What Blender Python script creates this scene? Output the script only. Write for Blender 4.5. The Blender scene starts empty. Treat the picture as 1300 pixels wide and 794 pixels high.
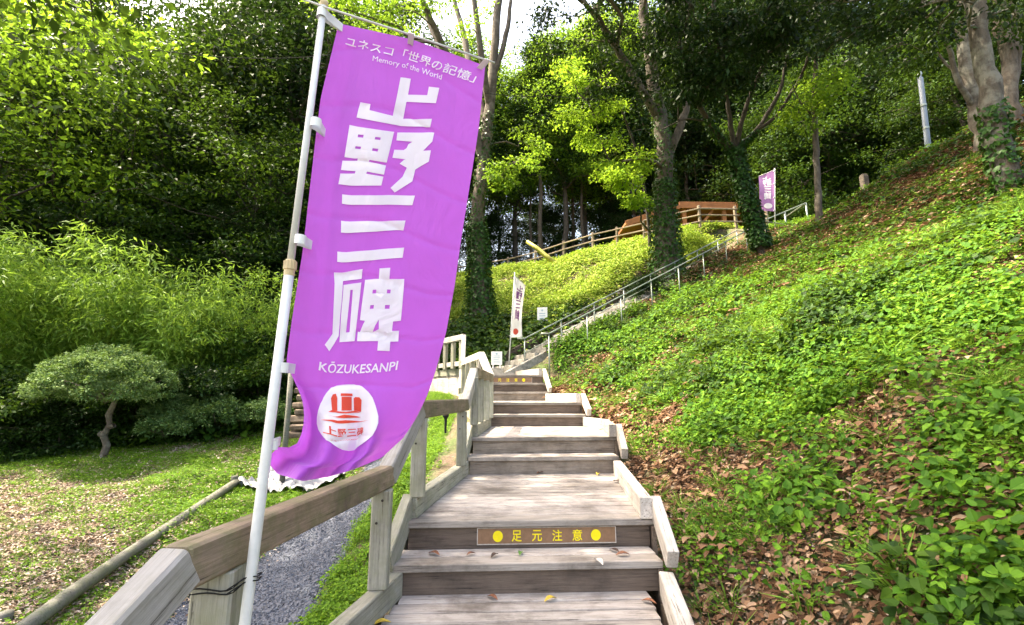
import bpy, math, random
import numpy as np
from mathutils import Vector, Matrix
from mathutils.geometry import tessellate_polygon
R = math.radians
sc = bpy.context.scene
col = sc.collection
rng = np.random.default_rng(7)
random.seed(7)

# ------------------------------------------------------------------ camera, sky, sun, exposure
EYE = 1.194                      # eye height above the lowest landing, metres
FPX = 590.0                      # focal length in pixels of a 1300 px wide picture
PITCH = R(10.08)
cd = bpy.data.cameras.new('camera'); cam = bpy.data.objects.new('camera', cd); col.objects.link(cam)
cd.sensor_width = 36; cd.lens = 36*FPX/1300; cd.clip_start = .05; cd.clip_end = 500
cam.location = (0, 0, EYE); cam.rotation_euler = (R(90)+PITCH, 0, 0)
sc.camera = cam
TOSUN = Vector((-.50, .08, .86)).normalized()
w = bpy.data.worlds.new('World'); sc.world = w; w.use_nodes = True
wn = w.node_tree; bg = wn.nodes['Background']
sky = wn.nodes.new('ShaderNodeTexSky'); sky.sky_type = 'NISHITA'; sky.sun_disc = False
sky.sun_elevation = math.asin(TOSUN.z); sky.sun_rotation = math.atan2(TOSUN.x, TOSUN.y)
sky.air_density = 1.0; sky.dust_density = 6.0; sky.ozone_density = .6
wn.links.new(sky.outputs[0], bg.inputs[0]); bg.inputs[1].default_value = .15
sl = bpy.data.lights.new('sun', 'SUN'); sl.energy = 2.6; sl.angle = R(.53); sl.color = (1, .95, .84)
so = bpy.data.objects.new('sun', sl); col.objects.link(so); so.rotation_euler = TOSUN.to_track_quat('Z', 'Y').to_euler()
so.location = (-10, 4, 30)
vs = sc.view_settings; vs.view_transform = 'Standard'; vs.look = 'None'; vs.gamma = 1; vs.use_curve_mapping = False
vs.exposure = 2.75
vs.use_white_balance = True; vs.white_balance_temperature = 7500; vs.white_balance_tint = 9
sc.cycles.max_bounces = 7; sc.cycles.diffuse_bounces = 4; sc.cycles.transparent_max_bounces = 4
sc.cycles.transmission_bounces = 4; sc.cycles.glossy_bounces = 2
sc.cycles.sample_clamp_indirect = 6

# ------------------------------------------------------------------ survey helpers: where a sight line meets a depth or a height
CP, SP = math.cos(PITCH), math.sin(PITCH)
def ray(u, v):
    t = 397-v
    return Vector((u-650, FPX*CP-t*SP, FPX*SP+t*CP))
def atY(u, v, Y):
    r = ray(u, v); return Vector((0, 0, EYE))+r*(Y/r.y)
def atZ(u, v, z):
    r = ray(u, v); return Vector((0, 0, EYE))+r*((z-EYE)/r.z)

# ------------------------------------------------------------------ bookkeeping
def tag(o, label=None, cat=None, group=None, kind=None):
    if label: o['label'] = label
    if cat: o['category'] = cat
    if group: o['group'] = group
    if kind: o['kind'] = kind
    return o
def link(name, me, mat=None, parent=None, M=None):
    o = bpy.data.objects.new(name, me); col.objects.link(o)
    if mat is not None and me is not None and not me.materials: me.materials.append(mat)
    if M is not None: o.matrix_world = M
    if parent is not None:
        o.parent = parent
        o.matrix_parent_inverse = parent_world(parent).inverted()
    return o
def parent_world(p):
    m = p.matrix_basis.copy()
    return m if p.parent is None else parent_world(p.parent) @ p.matrix_parent_inverse @ m
def empty(name, loc, label=None, cat=None, group=None):
    o = bpy.data.objects.new(name, None); col.objects.link(o); o.location = loc; o.empty_display_size = .2
    o.matrix_basis = Matrix.Translation(loc)
    return tag(o, label, cat, group)
def children(o): return [c for c in bpy.data.objects if c.parent == o]
def np_mesh(name, V, F, smooth=False, tone=None):
    """F: (n,3) or (n,4) array"""
    V = np.asarray(V, dtype=np.float32).reshape(-1, 3); F = np.asarray(F, dtype=np.int32)
    me = bpy.data.meshes.new(name)
    me.vertices.add(len(V)); me.vertices.foreach_set('co', V.ravel())
    k = F.shape[1]
    me.loops.add(F.size); me.loops.foreach_set('vertex_index', F.ravel())
    me.polygons.add(len(F)); me.polygons.foreach_set('loop_start', np.arange(0, F.size, k, dtype=np.int32))
    try: me.polygons.foreach_set('loop_total', np.full(len(F), k, dtype=np.int32))
    except Exception: pass
    if smooth: me.polygons.foreach_set('use_smooth', np.ones(len(F), bool))
    if tone is not None:
        a = me.attributes.new('tone', 'FLOAT', 'POINT'); a.data.foreach_set('value', np.asarray(tone, dtype=np.float32))
    me.update(calc_edges=True)
    return me
def py_mesh(name, V, F, smooth=False):
    me = bpy.data.meshes.new(name); me.from_pydata([tuple(v) for v in V], [], F)
    if smooth: me.polygons.foreach_set('use_smooth', [True]*len(me.polygons))
    me.update(); return me

# ------------------------------------------------------------------ shapes
def bar_mesh(name, L, wd, ht, ch=.006, jit=0.0):
    """chamfered bar along local X, length L, width wd (Y), height ht (Z)"""
    a, b = wd/2, ht/2; c = min(ch, a*.5, b*.5)
    sec = [(-a, -b+c), (-a+c, -b), (a-c, -b), (a, -b+c), (a, b-c), (a-c, b), (-a+c, b), (-a, b-c)]
    V = []; n = 8
    xs = [-L/2, -L/2+c*.6, L/2-c*.6, L/2]
    for i, x in enumerate(xs):
        k = .0 if i in (1, 2) else c*.5
        for (p, q) in sec:
            V.append((x, p-math.copysign(k, p)+random.uniform(-jit, jit), q-math.copysign(k, q)+random.uniform(-jit, jit)))
    F = []
    for i in range(3):
        for j in range(n):
            F.append((i*n+j, (i+1)*n+j, (i+1)*n+(j+1) % n, i*n+(j+1) % n))
    F.append(tuple(range(n))); F.append(tuple(reversed(range(3*n, 4*n))))
    return py_mesh(name, V, [tuple(reversed(f)) for f in F])
def frame(p, q, up=(0, 0, 1), roll=0):
    p, q = Vector(p), Vector(q); x = (q-p).normalized(); up = Vector(up)
    y = up.cross(x).normalized(); z = x.cross(y)
    M = Matrix((x, y, z)).transposed().to_4x4()
    if roll: M = M @ Matrix.Rotation(roll, 4, 'X')
    M.translation = (p+q)/2
    return M
def beam(name, p, q, wd, ht, mat, parent=None, ch=.006, up=(0, 0, 1), jit=.001, ext=0):
    p, q = Vector(p), Vector(q)
    me = bar_mesh(name, (q-p).length+ext, wd, ht, ch, jit)
    return link(name, me, mat, parent, frame(p, q, up))
def post(name, p, z1, wd, mat, parent=None, d=None, rz=0, ch=.006):
    """vertical post: p its base centre, z1 its top"""
    me = bar_mesh(name, z1-p[2], wd, d or wd, ch, .001)
    M = Matrix.Translation((p[0], p[1], (p[2]+z1)/2)) @ Matrix.Rotation(rz, 4, 'Z') @ Matrix.Rotation(R(-90), 4, 'Y')
    return link(name, me, mat, parent, M)
def tube_arrays(path, rad, sides=8, cap=True):
    P = np.array([tuple(p) for p in path], float); n = len(P)
    r = np.broadcast_to(np.asarray(rad, float), (n,)) if np.ndim(rad) else np.full(n, rad)
    T = np.gradient(P, axis=0); T /= np.linalg.norm(T, axis=1)[:, None]+1e-9
    ref = np.array([0, 0, 1.]) if abs(T[0][2]) < .8 else np.array([1., 0, 0])
    A = np.cross(T, ref); A /= np.linalg.norm(A, axis=1)[:, None]+1e-9
    B = np.cross(T, A)
    th = np.linspace(0, 2*math.pi, sides, endpoint=False)
    V = P[:, None]+r[:, None, None]*(np.cos(th)[None, :, None]*A[:, None]+np.sin(th)[None, :, None]*B[:, None])
    V = V.reshape(-1, 3); F = []
    i = np.arange(n-1)[:, None]*sides; j = np.arange(sides)[None]; j2 = (j+1) % sides
    F = np.stack([i+j, i+j2, i+sides+j2, i+sides+j], -1).reshape(-1, 4)
    if cap:
        c0 = len(V); V = np.vstack([V, P[:1], P[-1:]])
        f0 = np.stack([j[0]*0+c0, j2[0], j[0], j[0]*0+c0], -1); f1 = np.stack([j[0]*0+c0+1, (n-1)*sides+j[0], (n-1)*sides+j2[0], j[0]*0+c0+1], -1)
        capf = np.vstack([f0[:, :3], f1[:, :3]])
        return V, F, capf
    return V, F, None
class MB:
    def __init__(s): s.V = []; s.F = []; s.n = 0
    def add(s, V, F):
        V = np.asarray(V, float)
        s.V.append(V); s.F += [tuple(int(x)+s.n for x in f) for f in F]; s.n += len(V)
    def tube(s, path, rad, sides=8):
        V, F, c = tube_arrays(path, rad, sides); s.add(V, list(map(tuple, F))+list(map(tuple, c)))
    def box(s, c, d, rot=None):
        c = np.array(c); d = np.array(d)/2
        V = np.array([(x, y, z) for x in (-1, 1) for y in (-1, 1) for z in (-1, 1)])*d
        if rot is not None: V = V @ np.array(rot.to_3x3()).T
        s.add(V+c, [(0, 1, 3, 2), (4, 6, 7, 5), (0, 4, 5, 1), (2, 3, 7, 6), (0, 2, 6, 4), (1, 5, 7, 3)])
    def bar(s, p, q, wd, ht, ch=.004):
        me = bar_mesh('tmp', (Vector(q)-Vector(p)).length, wd, ht, ch); M = frame(p, q)
        s.add([tuple(M @ v.co) for v in me.vertices], [tuple(f.vertices) for f in me.polygons]); bpy.data.meshes.remove(me)
    def build(s, name, mat, parent=None, smooth=False):
        me = py_mesh(name, np.vstack(s.V), s.F, smooth); return link(name, me, mat, parent)

# ------------------------------------------------------------------ materials
def newmat(name):
    m = bpy.data.materials.new(name); m.use_nodes = True; nt = m.node_tree
    return m, nt, nt.nodes['Principled BSDF']
def N(nt, t, **k):
    n = nt.nodes.new(t)
    for a, b in k.items():
        if a == 'ins':
            for i, v in b.items(): n.inputs[i].default_value = v
        else: setattr(n, a, b)
    return n
def ramp(nt, fac, stops):
    r = N(nt, 'ShaderNodeValToRGB'); nt.links.new(fac, r.inputs[0]); e = r.color_ramp.elements
    while len(e) > 1: e.remove(e[0])
    e[0].position = stops[0][0]; e[0].color = (*stops[0][1], 1)
    for p, c in stops[1:]:
        x = e.new(p); x.color = (*c, 1)
    return r.outputs[0]
def mix(nt, fac, a, b, mode='MIX'):
    m = N(nt, 'ShaderNodeMix', data_type='RGBA', blend_type=mode)
    for i, x in ((0, fac), (6, a), (7, b)):
        if hasattr(x, 'links'): nt.links.new(x, m.inputs[i])
        elif i == 0: m.inputs[0].default_value = x
        else: m.inputs[i].default_value = (*x, 1)
    return m.outputs[2]
def noise(nt, vec, scale, detail=5, rough=.6, mapping=None, dist=0):
    if mapping:
        mp = N(nt, 'ShaderNodeMapping'); mp.inputs['Scale'].default_value = mapping; nt.links.new(vec, mp.inputs[0]); vec = mp.outputs[0]
    n = N(nt, 'ShaderNodeTexNoise', ins={'Scale': scale, 'Detail': detail, 'Roughness': rough, 'Distortion': dist}); nt.links.new(vec, n.inputs['Vector'])
    return n.outputs[0]
def bump(nt, h, bsdf, strength=.4, dist=.01):
    b = N(nt, 'ShaderNodeBump', ins={'Strength': strength, 'Distance': dist}); nt.links.new(h, b.inputs['Height'])
    nt.links.new(b.outputs[0], bsdf.inputs['Normal']); return b
def wood(name, base, dark, stain, stain_amt=.55, moss=None, moss_amt=0, rough=.85):
    m, nt, b = newmat(name)
    tc = N(nt, 'ShaderNodeTexCoord'); geo = N(nt, 'ShaderNodeNewGeometry'); oi = N(nt, 'ShaderNodeObjectInfo')
    add = N(nt, 'ShaderNodeVectorMath', operation='ADD')
    sc_ = N(nt, 'ShaderNodeVectorMath', operation='SCALE', ins={'Scale': 37.0}); nt.links.new(tc.outputs['Object'], add.inputs[0])
    cmb = N(nt, 'ShaderNodeCombineXYZ'); nt.links.new(oi.outputs['Random'], cmb.inputs[0]); nt.links.new(oi.outputs['Random'], cmb.inputs[1])
    nt.links.new(cmb.outputs[0], sc_.inputs[0]); nt.links.new(sc_.outputs[0], add.inputs[1])
    grain = noise(nt, add.outputs[0], 3.0, 8, .65, (1.1, 26, 26), .3)
    fine = noise(nt, add.outputs[0], 9.0, 4, .7, (1.5, 60, 60))
    c = ramp(nt, grain, [(.36, dark), (.5, base), (.7, tuple(min(1, x*1.28) for x in base))])
    lowf = noise(nt, add.outputs[0], 1.6, 4, .6, (1.2, 5, 5), .6)
    c = mix(nt, ramp(nt, lowf, [(.5, (0, 0, 0)), (.66, (.6,)*3)]), c, dark)
    c = mix(nt, .4, c, ramp(nt, fine, [(.35, dark), (.6, base)]))
    crack = ramp(nt, grain, [(.355, (1, 1, 1)), (.385, (0, 0, 0))])
    c = mix(nt, crack, c, tuple(x*.35 for x in dark))
    st = noise(nt, geo.outputs['Position'], 2.3, 7, .68)
    c = mix(nt, ramp(nt, st, [(.47, (0, 0, 0)), (.68, (stain_amt,)*3)]), c, stain)
    st2 = noise(nt, add.outputs[0], 5, 5, .7, (1, 3, 3))
    c = mix(nt, ramp(nt, st2, [(.56, (0, 0, 0)), (.72, (stain_amt*.8,)*3)]), c, stain)
    if moss:
        ms = noise(nt, geo.outputs['Position'], 9, 6, .7)
        c = mix(nt, ramp(nt, ms, [(.42, (0, 0, 0)), (.62, (moss_amt,)*3)]), c, moss)
    mr = N(nt, 'ShaderNodeMapRange', ins={3: .70, 4: 1.16}); nt.links.new(oi.outputs['Random'], mr.inputs[0])
    cc = N(nt, 'ShaderNodeVectorMath', operation='SCALE'); nt.links.new(c, cc.inputs[0]); nt.links.new(mr.outputs[0], cc.inputs['Scale'])
    nt.links.new(cc.outputs[0], b.inputs['Base Color']); b.inputs['Roughness'].default_value = rough
    bump(nt, grain, b, .55, .006)
    return m
def plain(name, c, rough=.6, metal=0, var=.12, scale=14, bmp=.15, spec=.5):
    m, nt, b = newmat(name); geo = N(nt, 'ShaderNodeNewGeometry')
    n = noise(nt, geo.outputs['Position'], scale, 6, .65)
    nt.links.new(ramp(nt, n, [(.3, tuple(x*(1-var*2) for x in c)), (.55, c), (.8, tuple(min(1, x*(1+var)) for x in c))]), b.inputs['Base Color'])
    b.inputs['Roughness'].default_value = rough; b.inputs['Metallic'].default_value = metal; b.inputs['Specular IOR Level'].default_value = spec
    if bmp: bump(nt, n, b, bmp, .004)
    return m
def leafmat(name, dark, mid, light, trans=.4, tint=(.55, .75, .08), rough=.5, tf=.2):
    m = bpy.data.materials.new(name); m.use_nodes = True; nt = m.node_tree; nt.nodes.clear()
    out = N(nt, 'ShaderNodeOutputMaterial'); at = N(nt, 'ShaderNodeAttribute', attribute_name='tone'); oi = N(nt, 'ShaderNodeObjectInfo')
    ma = N(nt, 'ShaderNodeMath', operation='MULTIPLY_ADD', ins={1: .22, 2: -.11}); nt.links.new(oi.outputs['Random'], ma.inputs[0])
    ad = N(nt, 'ShaderNodeMath', operation='ADD'); nt.links.new(at.outputs['Fac'], ad.inputs[0]); nt.links.new(ma.outputs[0], ad.inputs[1])
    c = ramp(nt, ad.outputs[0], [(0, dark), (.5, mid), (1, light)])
    p = N(nt, 'ShaderNodeBsdfPrincipled', ins={'Roughness': rough+.12, 'Specular IOR Level': .2}); nt.links.new(c, p.inputs['Base Color'])
    t = N(nt, 'ShaderNodeBsdfTranslucent'); nt.links.new(mix(nt, tf, c, tint), t.inputs[0])
    mx = N(nt, 'ShaderNodeMixShader', ins={0: trans}); nt.links.new(p.outputs[0], mx.inputs[1]); nt.links.new(t.outputs[0], mx.inputs[2])
    nt.links.new(mx.outputs[0], out.inputs[0])
    return m
def barkmat(name, base, dark, lichen=None, amt=.5):
    m, nt, b = newmat(name); tc = N(nt, 'ShaderNodeTexCoord')
    g = noise(nt, tc.outputs['Object'], 5, 8, .7, (3, 3, .8)); l = noise(nt, tc.outputs['Object'], 2.6, 6, .65)
    c = ramp(nt, g, [(.3, dark), (.6, base)])
    if lichen: c = mix(nt, ramp(nt, l, [(.48, (0, 0, 0)), (.58, (amt,)*3)]), c, lichen)
    nt.links.new(c, b.inputs['Base Color']); b.inputs['Roughness'].default_value = .95
    bump(nt, g, b, .9, .03); return m

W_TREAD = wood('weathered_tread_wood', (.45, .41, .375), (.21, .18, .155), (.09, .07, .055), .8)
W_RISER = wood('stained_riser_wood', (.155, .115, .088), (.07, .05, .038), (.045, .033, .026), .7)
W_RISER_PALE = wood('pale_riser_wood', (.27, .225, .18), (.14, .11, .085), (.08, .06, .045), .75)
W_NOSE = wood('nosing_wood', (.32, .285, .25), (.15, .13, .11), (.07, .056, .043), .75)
W_KERB = wood('pale_kerb_wood', (.54, .50, .455), (.33, .29, .255), (.13, .105, .08), .6)
W_RAIL = wood('mossy_rail_wood', (.25, .185, .135), (.12, .09, .06), (.05, .038, .025), .95, (.11, .11, .045), .7)
W_RAIL_PALE = wood('bleached_rail_wood', (.44, .42, .40), (.27, .25, .23), (.12, .10, .085), .5, (.2, .2, .12), .25)
W_POST = wood('grey_post_wood', (.37, .36, .30), (.22, .21, .17), (.11, .10, .075), .5, (.22, .23, .13), .45)
W_LOG = wood('grey_log_wood', (.17, .165, .145), (.08, .078, .068), (.07, .06, .05), .5, (.10, .13, .05), .4)
W_ORANGE = wood('orange_varnished_wood', (.33, .125, .045), (.2, .075, .025), (.12, .042, .015), .4)
W_FENCE = wood('fence_wood', (.26, .21, .15), (.15, .115, .08), (.09, .07, .05), .4)
STEEL = plain('galvanised_steel', (.27, .31, .27), .45, .55, .1, 30, 0)
CONC = plain('old_concrete', (.30, .285, .25), .95, 0, .3, 9, .5)
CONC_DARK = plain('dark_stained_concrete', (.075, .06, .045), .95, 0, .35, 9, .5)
WHITEP = plain('white_plastic', (.72, .73, .72), .45, 0, .05, 20, 0)
POLE_M = plain('white_pole_coating', (.62, .63, .62), .38, 0, .06, 20, 0)
BEIGE = plain('beige_plastic', (.52, .40, .22), .5, 0, .05, 20, 0)
BLACKW = plain('black_wire', (.02, .02, .02), .9, 0, 0, 20, 0, .1)
L_SLOPE = leafmat('bright_herb_leaves', (.015, .06, .006), (.06, .165, .011), (.16, .33, .022), .32, tf=.22)
L_CLOVER = leafmat('clover_leaves', (.03, .085, .006), (.095, .215, .012), (.22, .37, .025), .32, tf=.22)
L_GRASS = leafmat('grass_blades', (.06, .15, .015), (.13, .27, .03), (.26, .38, .06), .3)
L_IVY = leafmat('ivy_leaves', (.008, .035, .006), (.02, .07, .01), (.05, .13, .018), .15, rough=.35)
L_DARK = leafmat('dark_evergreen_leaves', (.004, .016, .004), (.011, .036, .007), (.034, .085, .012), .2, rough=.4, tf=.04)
L_MID = leafmat('green_leaves', (.007, .026, .004), (.020, .062, .006), (.060, .130, .010), .3, tf=.08)
L_BRIGHT = leafmat('bright_yellow_green_leaves', (.035, .10, .006), (.09, .22, .010), (.20, .34, .016), .5, tf=.35)  # sunlit glow partly put into this bright leaf colour
L_BAMBOO = leafmat('bamboo_leaves', (.05, .12, .016), (.14, .27, .035), (.30, .46, .08), .4)
L_SUN = leafmat('sunlit_tree_leaves', (.035, .095, .008), (.095, .22, .014), (.20, .34, .02), .45, tf=.25)  # backlit sun on the crowns put into the lighter leaf colour
L_TOPI = leafmat('topiary_leaves', (.028, .075, .02), (.085, .17, .05), (.22, .32, .13), .2)
L_BANK = leafmat('sunny_bank_leaves', (.06, .15, .012), (.21, .32, .03), (.48, .50, .11), .3)
L_LITTER = leafmat('dead_leaves', (.06, .03, .016), (.19, .10, .052), (.42, .29, .19), .1, (.4, .2, .1), .8)
L_LITTER_P = leafmat('pale_dead_leaves', (.13, .085, .06), (.34, .255, .19), (.58, .50, .43), .1, (.4, .2, .1), .8)
B_GREY = barkmat('lichen_bark', (.115, .092, .068), (.03, .024, .018), (.22, .205, .165), .35)
B_DARK = barkmat('dark_bark', (.07, .058, .045), (.022, .018, .014))
B_CEDAR = barkmat('cedar_bark', (.09, .072, .052), (.03, .023, .017))
B_PALE = barkmat('pale_lichen_bark', (.105, .088, .07), (.035, .029, .022), (.26, .26, .22), .5)

# ------------------------------------------------------------------ terrain
CTRL = [(-1.2, -4, -1.6), (1.5, -4, -1.3), (-1.2, 0, -.9), (-1.3, 3, -.42), (-1.2, 5, .05), (-1.1, 6, .3), (-1.05, 8, .62), (-1.5, 10, 1.1), (-1.6, 11.7, 1.5),
 (-1.8, 3.8, -.55), (-2.2, 5.5, -.5), (-3, 3.5, -.55), (-2.8, 7.5, -.1), (-3.4, 3.4, -.5), (-4, 6, -.25), (-6.8, 8, .16), (-8, 7.5, .1), (-5.8, 11, .85), (-3.5, 9.5, .55), (-2.5, 12, 1.3),
 (-5, 1, -.8), (-10, 3, -.6), (-10, 14, 1.3), (-10, 25, 4), (-20, 8, .2), (-20, 25, 3.6), (-35, 40, 7), (-40, 0, 0), (-10, -12, -2), (-5, 14, 1.9), (-5, 18, 3.6), (-40, -15, -2),
 (1.2, 0, -.85), (1.4, 1.5, -.4), (1.4, 3, -.08), (1.7, 5.8, .6), (1.6, 7.3, .85), (1.3, 9.5, 1.2), (1.1, 11.3, 1.65),
 (2.65, 2.5, .75), (4, 3, 1.65), (3.2, 6, 1.7), (5, 6, 2.9), (7.1, 6.2, 4.0), (9.5, 8, 5.9), (6, 9.5, 3.95), (3, 10, 2.3), (5.4, 14.1, 4.45), (2.2, 12.5, 2.75), (1.2, 11.9, 2.2), (8.6, 16, 6.3), (8.8, 12.7, 6.0), (7.7, 13.6, 5.4),
 (12.9, 13, 8.5), (15, 14, 9.2), (20, 15, 10.3), (18, 8, 9.6), (14, 4, 7.6), (8, 1, 4.0), (4, -1, .9), (8, -6, 3), (20, -6, 8), (12, 18, 8.0), (14, 22, 8.4), (25, 25, 11), (30, 5, 13),
 (-.6, 13.3, 1.95), (-1.5, 12.8, 1.75), (-1.1, 16, 3.75), (2, 18, 5.2), (-.2, 22.5, 7.35), (-3.1, 24.5, 7.4), (3.7, 19.6, 7.3), (5.7, 18.4, 7.35), (7.4, 17.3, 7.4), (8.95, 17.5, 7.6), (5.3, 15.7, 5.7), (2.4, 15, 4.0),
 (0, 27, 7.75), (6, 24, 7.75), (12, 30, 8.2), (-5, 30, 7.5), (0, 45, 9), (20, 45, 12), (3, 23, 7.75), (-20, 60, 12), (30, 70, 20), (0, 75, 16), (45, 45, 15)]
CT = np.array(CTRL, float)
def _phi(d2): return .5*d2*np.log(d2+1e-9)
def _fit():
    n = len(CT); d2 = ((CT[:, None, :2]-CT[None, :, :2])**2).sum(-1)
    A = np.zeros((n+3, n+3)); A[:n, :n] = _phi(d2)+np.eye(n)*.02
    Pm = np.column_stack([np.ones(n), CT[:, :2]]); A[:n, n:] = Pm; A[n:, :n] = Pm.T
    return np.linalg.solve(A, np.concatenate([CT[:, 2], np.zeros(3)]))
_W = _fit()
def tps(x, y):
    x = np.asarray(x, float).ravel(); y = np.asarray(y, float).ravel()
    d2 = (x[:, None]-CT[None, :, 0])**2+(y[:, None]-CT[None, :, 1])**2
    return _phi(d2) @ _W[:-3]+_W[-3]+_W[-2]*x+_W[-1]*y
# wooden stair: level, left end x, right end x, front edge y
def _pt(a, b): return (a[0], b[0], (a[1]+b[1])/2, (b[1]-a[1])/(b[0]-a[0]))
EDGE = {}
for k, (l, r) in {1: ((491.5, 718.6), (841, 712.3)), 2: ((514, 662.9), (829, 658.6)), 3: ((593.5, 580.8), (785.6, 579.3)), 4: ((598, 555.7), (782.5, 554.6))}.items():
    EDGE[k] = _pt(atZ(*l, .18*k), atZ(*r, .18*k))
for k, (xl, ur, Y) in {5: (-.34, 743, 7.33), 6: (-.47, 738, 7.62), 7: (-1.0, 695.5, 9.52), 8: (-1.03, 694.5, 9.81), 9: (-1.06, 689, 10.09)}.items():
    EDGE[k] = (xl, atY(ur, 500, Y).x, Y, 0.0)
EDGE[0] = (-.95, .62, 1.2, 0.0)
def stair_z(x, y):
    """height of the wooden stair over (x, y); nan beside it"""
    z = np.full(np.shape(x), np.nan)
    for k in range(0, 10):
        y0 = EDGE[k][2]; y1 = EDGE[k+1][2] if k < 9 else 11.6
        xl0, xr0 = EDGE[k][:2]; xl1, xr1 = EDGE[k+1][:2] if k < 9 else (-2.1, .2)
        f = np.clip((y-y0)/(y1-y0), 0, 1)
        m = (y >= y0-.1) & (y <= y1+.1) & (x > xl0+(xl1-xl0)*f-.22) & (x < xr0+(xr1-xr0)*f+.22)
        z = np.where(m & np.isnan(z), .18*k-.16, z)
    m = (y > -3) & (y < 1.2) & (x > -1.4) & (x < .9); z = np.where(m, -.75-.3*(1.2-y), z)
    return z
# concrete stair: right hand rail from the photograph, then everything hangs off its line
RS0 = atY(666, 430, 12.0); RS1 = atY(935, 293, 16.8)
CD = (RS1-RS0); CDH = Vector((CD.x, CD.y, 0)).normalized(); CN = Vector((-CDH.y, CDH.x, 0))
C_RUN = Vector((CD.x, CD.y, 0)).length; C_RISE = CD.z
CB = Vector((RS0.x, RS0.y, RS0.z-.86))+CN*.55-CDH*.35   # middle of the foot
def conc_z(x, y):
    dx, dy = x-CB.x, y-CB.y; s = dx*CDH.x+dy*CDH.y; t = dx*CN.x+dy*CN.y
    z = CB.z+s*C_RISE/C_RUN
    return np.where((abs(t) < .75) & (s > -.6) & (s < C_RUN+.9), z-.12, np.nan)
GX = np.concatenate([np.arange(-60, -12, 2.0), np.arange(-12, -3, .4), np.arange(-3, 7, .14), np.arange(7, 14, .35), np.arange(14, 61, 2.0)])
GY = np.concatenate([np.arange(-16, 0, 1.6), np.arange(0, 13, .14), np.arange(13, 28, .3), np.arange(28, 90, 2.5)])
gx, gy = np.meshgrid(GX, GY)
GZ = tps(gx, gy).reshape(gx.shape)
def vnoise(x, y, s, seed=0):
    r = np.random.default_rng(seed); G = r.random((64, 64)); X = np.asarray(x)*s+200.3; Yv = np.asarray(y)*s+200.7
    i = np.floor(X).astype(int); j = np.floor(Yv).astype(int); fx = X-i; fy = Yv-j; fx = fx*fx*(3-2*fx); fy = fy*fy*(3-2*fy)
    g = lambda a, b: G[b % 64, a % 64]
    return (g(i, j)*(1-fx)+g(i+1, j)*fx)*(1-fy)+(g(i, j+1)*(1-fx)+g(i+1, j+1)*fx)*fy
GZ += (vnoise(gx, gy, .9, 1)-.5)*.10+(vnoise(gx, gy, 2.6, 2)-.5)*.05
sz = stair_z(gx, gy); GZ = np.where(np.isnan(sz), GZ, np.minimum(GZ, sz))
cz = conc_z(gx, gy); GZ = np.where(np.isnan(cz), GZ, cz)
def hz(x, y):
    x = np.clip(np.asarray(x, float), GX[0], GX[-1]-1e-3); y = np.clip(np.asarray(y, float), GY[0], GY[-1]-1e-3)
    i = np.clip(np.searchsorted(GX, x, 'right')-1, 0, len(GX)-2); j = np.clip(np.searchsorted(GY, y, 'right')-1, 0, len(GY)-2)
    fx = (x-GX[i])/(GX[i+1]-GX[i]); fy = (y-GY[j])/(GY[j+1]-GY[j])
    return (GZ[j, i]*(1-fx)+GZ[j, i+1]*fx)*(1-fy)+(GZ[j+1, i]*(1-fx)+GZ[j+1, i+1]*fx)*fy
def hnorm(x, y):
    e = .12; dx = (hz(x+e, y)-hz(x-e, y))/(2*e); dy = (hz(x, y+e)-hz(x, y-e))/(2*e)
    n = np.stack([-dx, -dy, np.ones_like(dx)], -1); return n/np.linalg.norm(n, axis=-1)[..., None]
def H(x, y): return float(hz(x, y))
nx, ny = len(GX), len(GY)
ii, jj = np.meshgrid(np.arange(nx-1), np.arange(ny-1)); q = (jj*nx+ii).ravel()
me = np_mesh('ground', np.stack([gx, gy, GZ], -1).reshape(-1, 3), np.stack([q, q+1, q+nx+1, q+nx], -1), True)
m, nt, b = newmat('forest_soil'); geo = N(nt, 'ShaderNodeNewGeometry')
n1 = noise(nt, geo.outputs['Position'], .9, 8, .7); n2 = noise(nt, geo.outputs['Position'], 24, 8, .75); n3 = noise(nt, geo.outputs['Position'], 3.5, 6, .7)
c = ramp(nt, n2, [(.3, (.04, .026, .017)), (.5, (.12, .08, .055)), (.7, (.27, .2, .15))])
c = mix(nt, ramp(nt, n3, [(.45, (0, 0, 0)), (.6, (.7,)*3)]), c, (.06, .11, .02))
c = mix(nt, ramp(nt, n1, [(.45, (0, 0, 0)), (.6, (.5,)*3)]), c, (.05, .09, .018))
nt.links.new(c, b.inputs['Base Color']); b.inputs['Roughness'].default_value = 1; bump(nt, n2, b, 1, .03)
tag(link('ground', me, m), kind='structure')

# ------------------------------------------------------------------ wooden stairway
stair = empty('wooden_stairway', (0, 1.2, -.5), 'weathered wooden stairway of low steps and plank landings climbing the hillside', 'stairway')
def edge_pts(k, dy=0):
    xl, xr, y, sl = EDGE[k]; xm = (xl+xr)/2
    return lambda x: y+dy+sl*(x-xm)
TH = .045
for k in range(1, 10):
    xl, xr, y, sl_ = EDGE[k]; z = .18*k; f = edge_pts(k)
    last = k in (2, 4, 6, 9)
    deep = .14 if last else EDGE[k+1][2]-y+.02
    n = 1 if last else 2
    for i in range(n):          # step boards; the front one is the nosing
        d = deep/n; c = d*(i+.5)
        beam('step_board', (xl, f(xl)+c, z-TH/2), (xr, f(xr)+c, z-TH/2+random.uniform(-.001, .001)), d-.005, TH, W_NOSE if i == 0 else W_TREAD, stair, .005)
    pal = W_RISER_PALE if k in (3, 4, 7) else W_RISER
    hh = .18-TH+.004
    beam('riser', (xl+.02, f(xl)+.045, z-TH-hh/2), (xr-.02, f(xr)+.045, z-TH-hh/2), .03, hh, pal, stair, .003)
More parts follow.
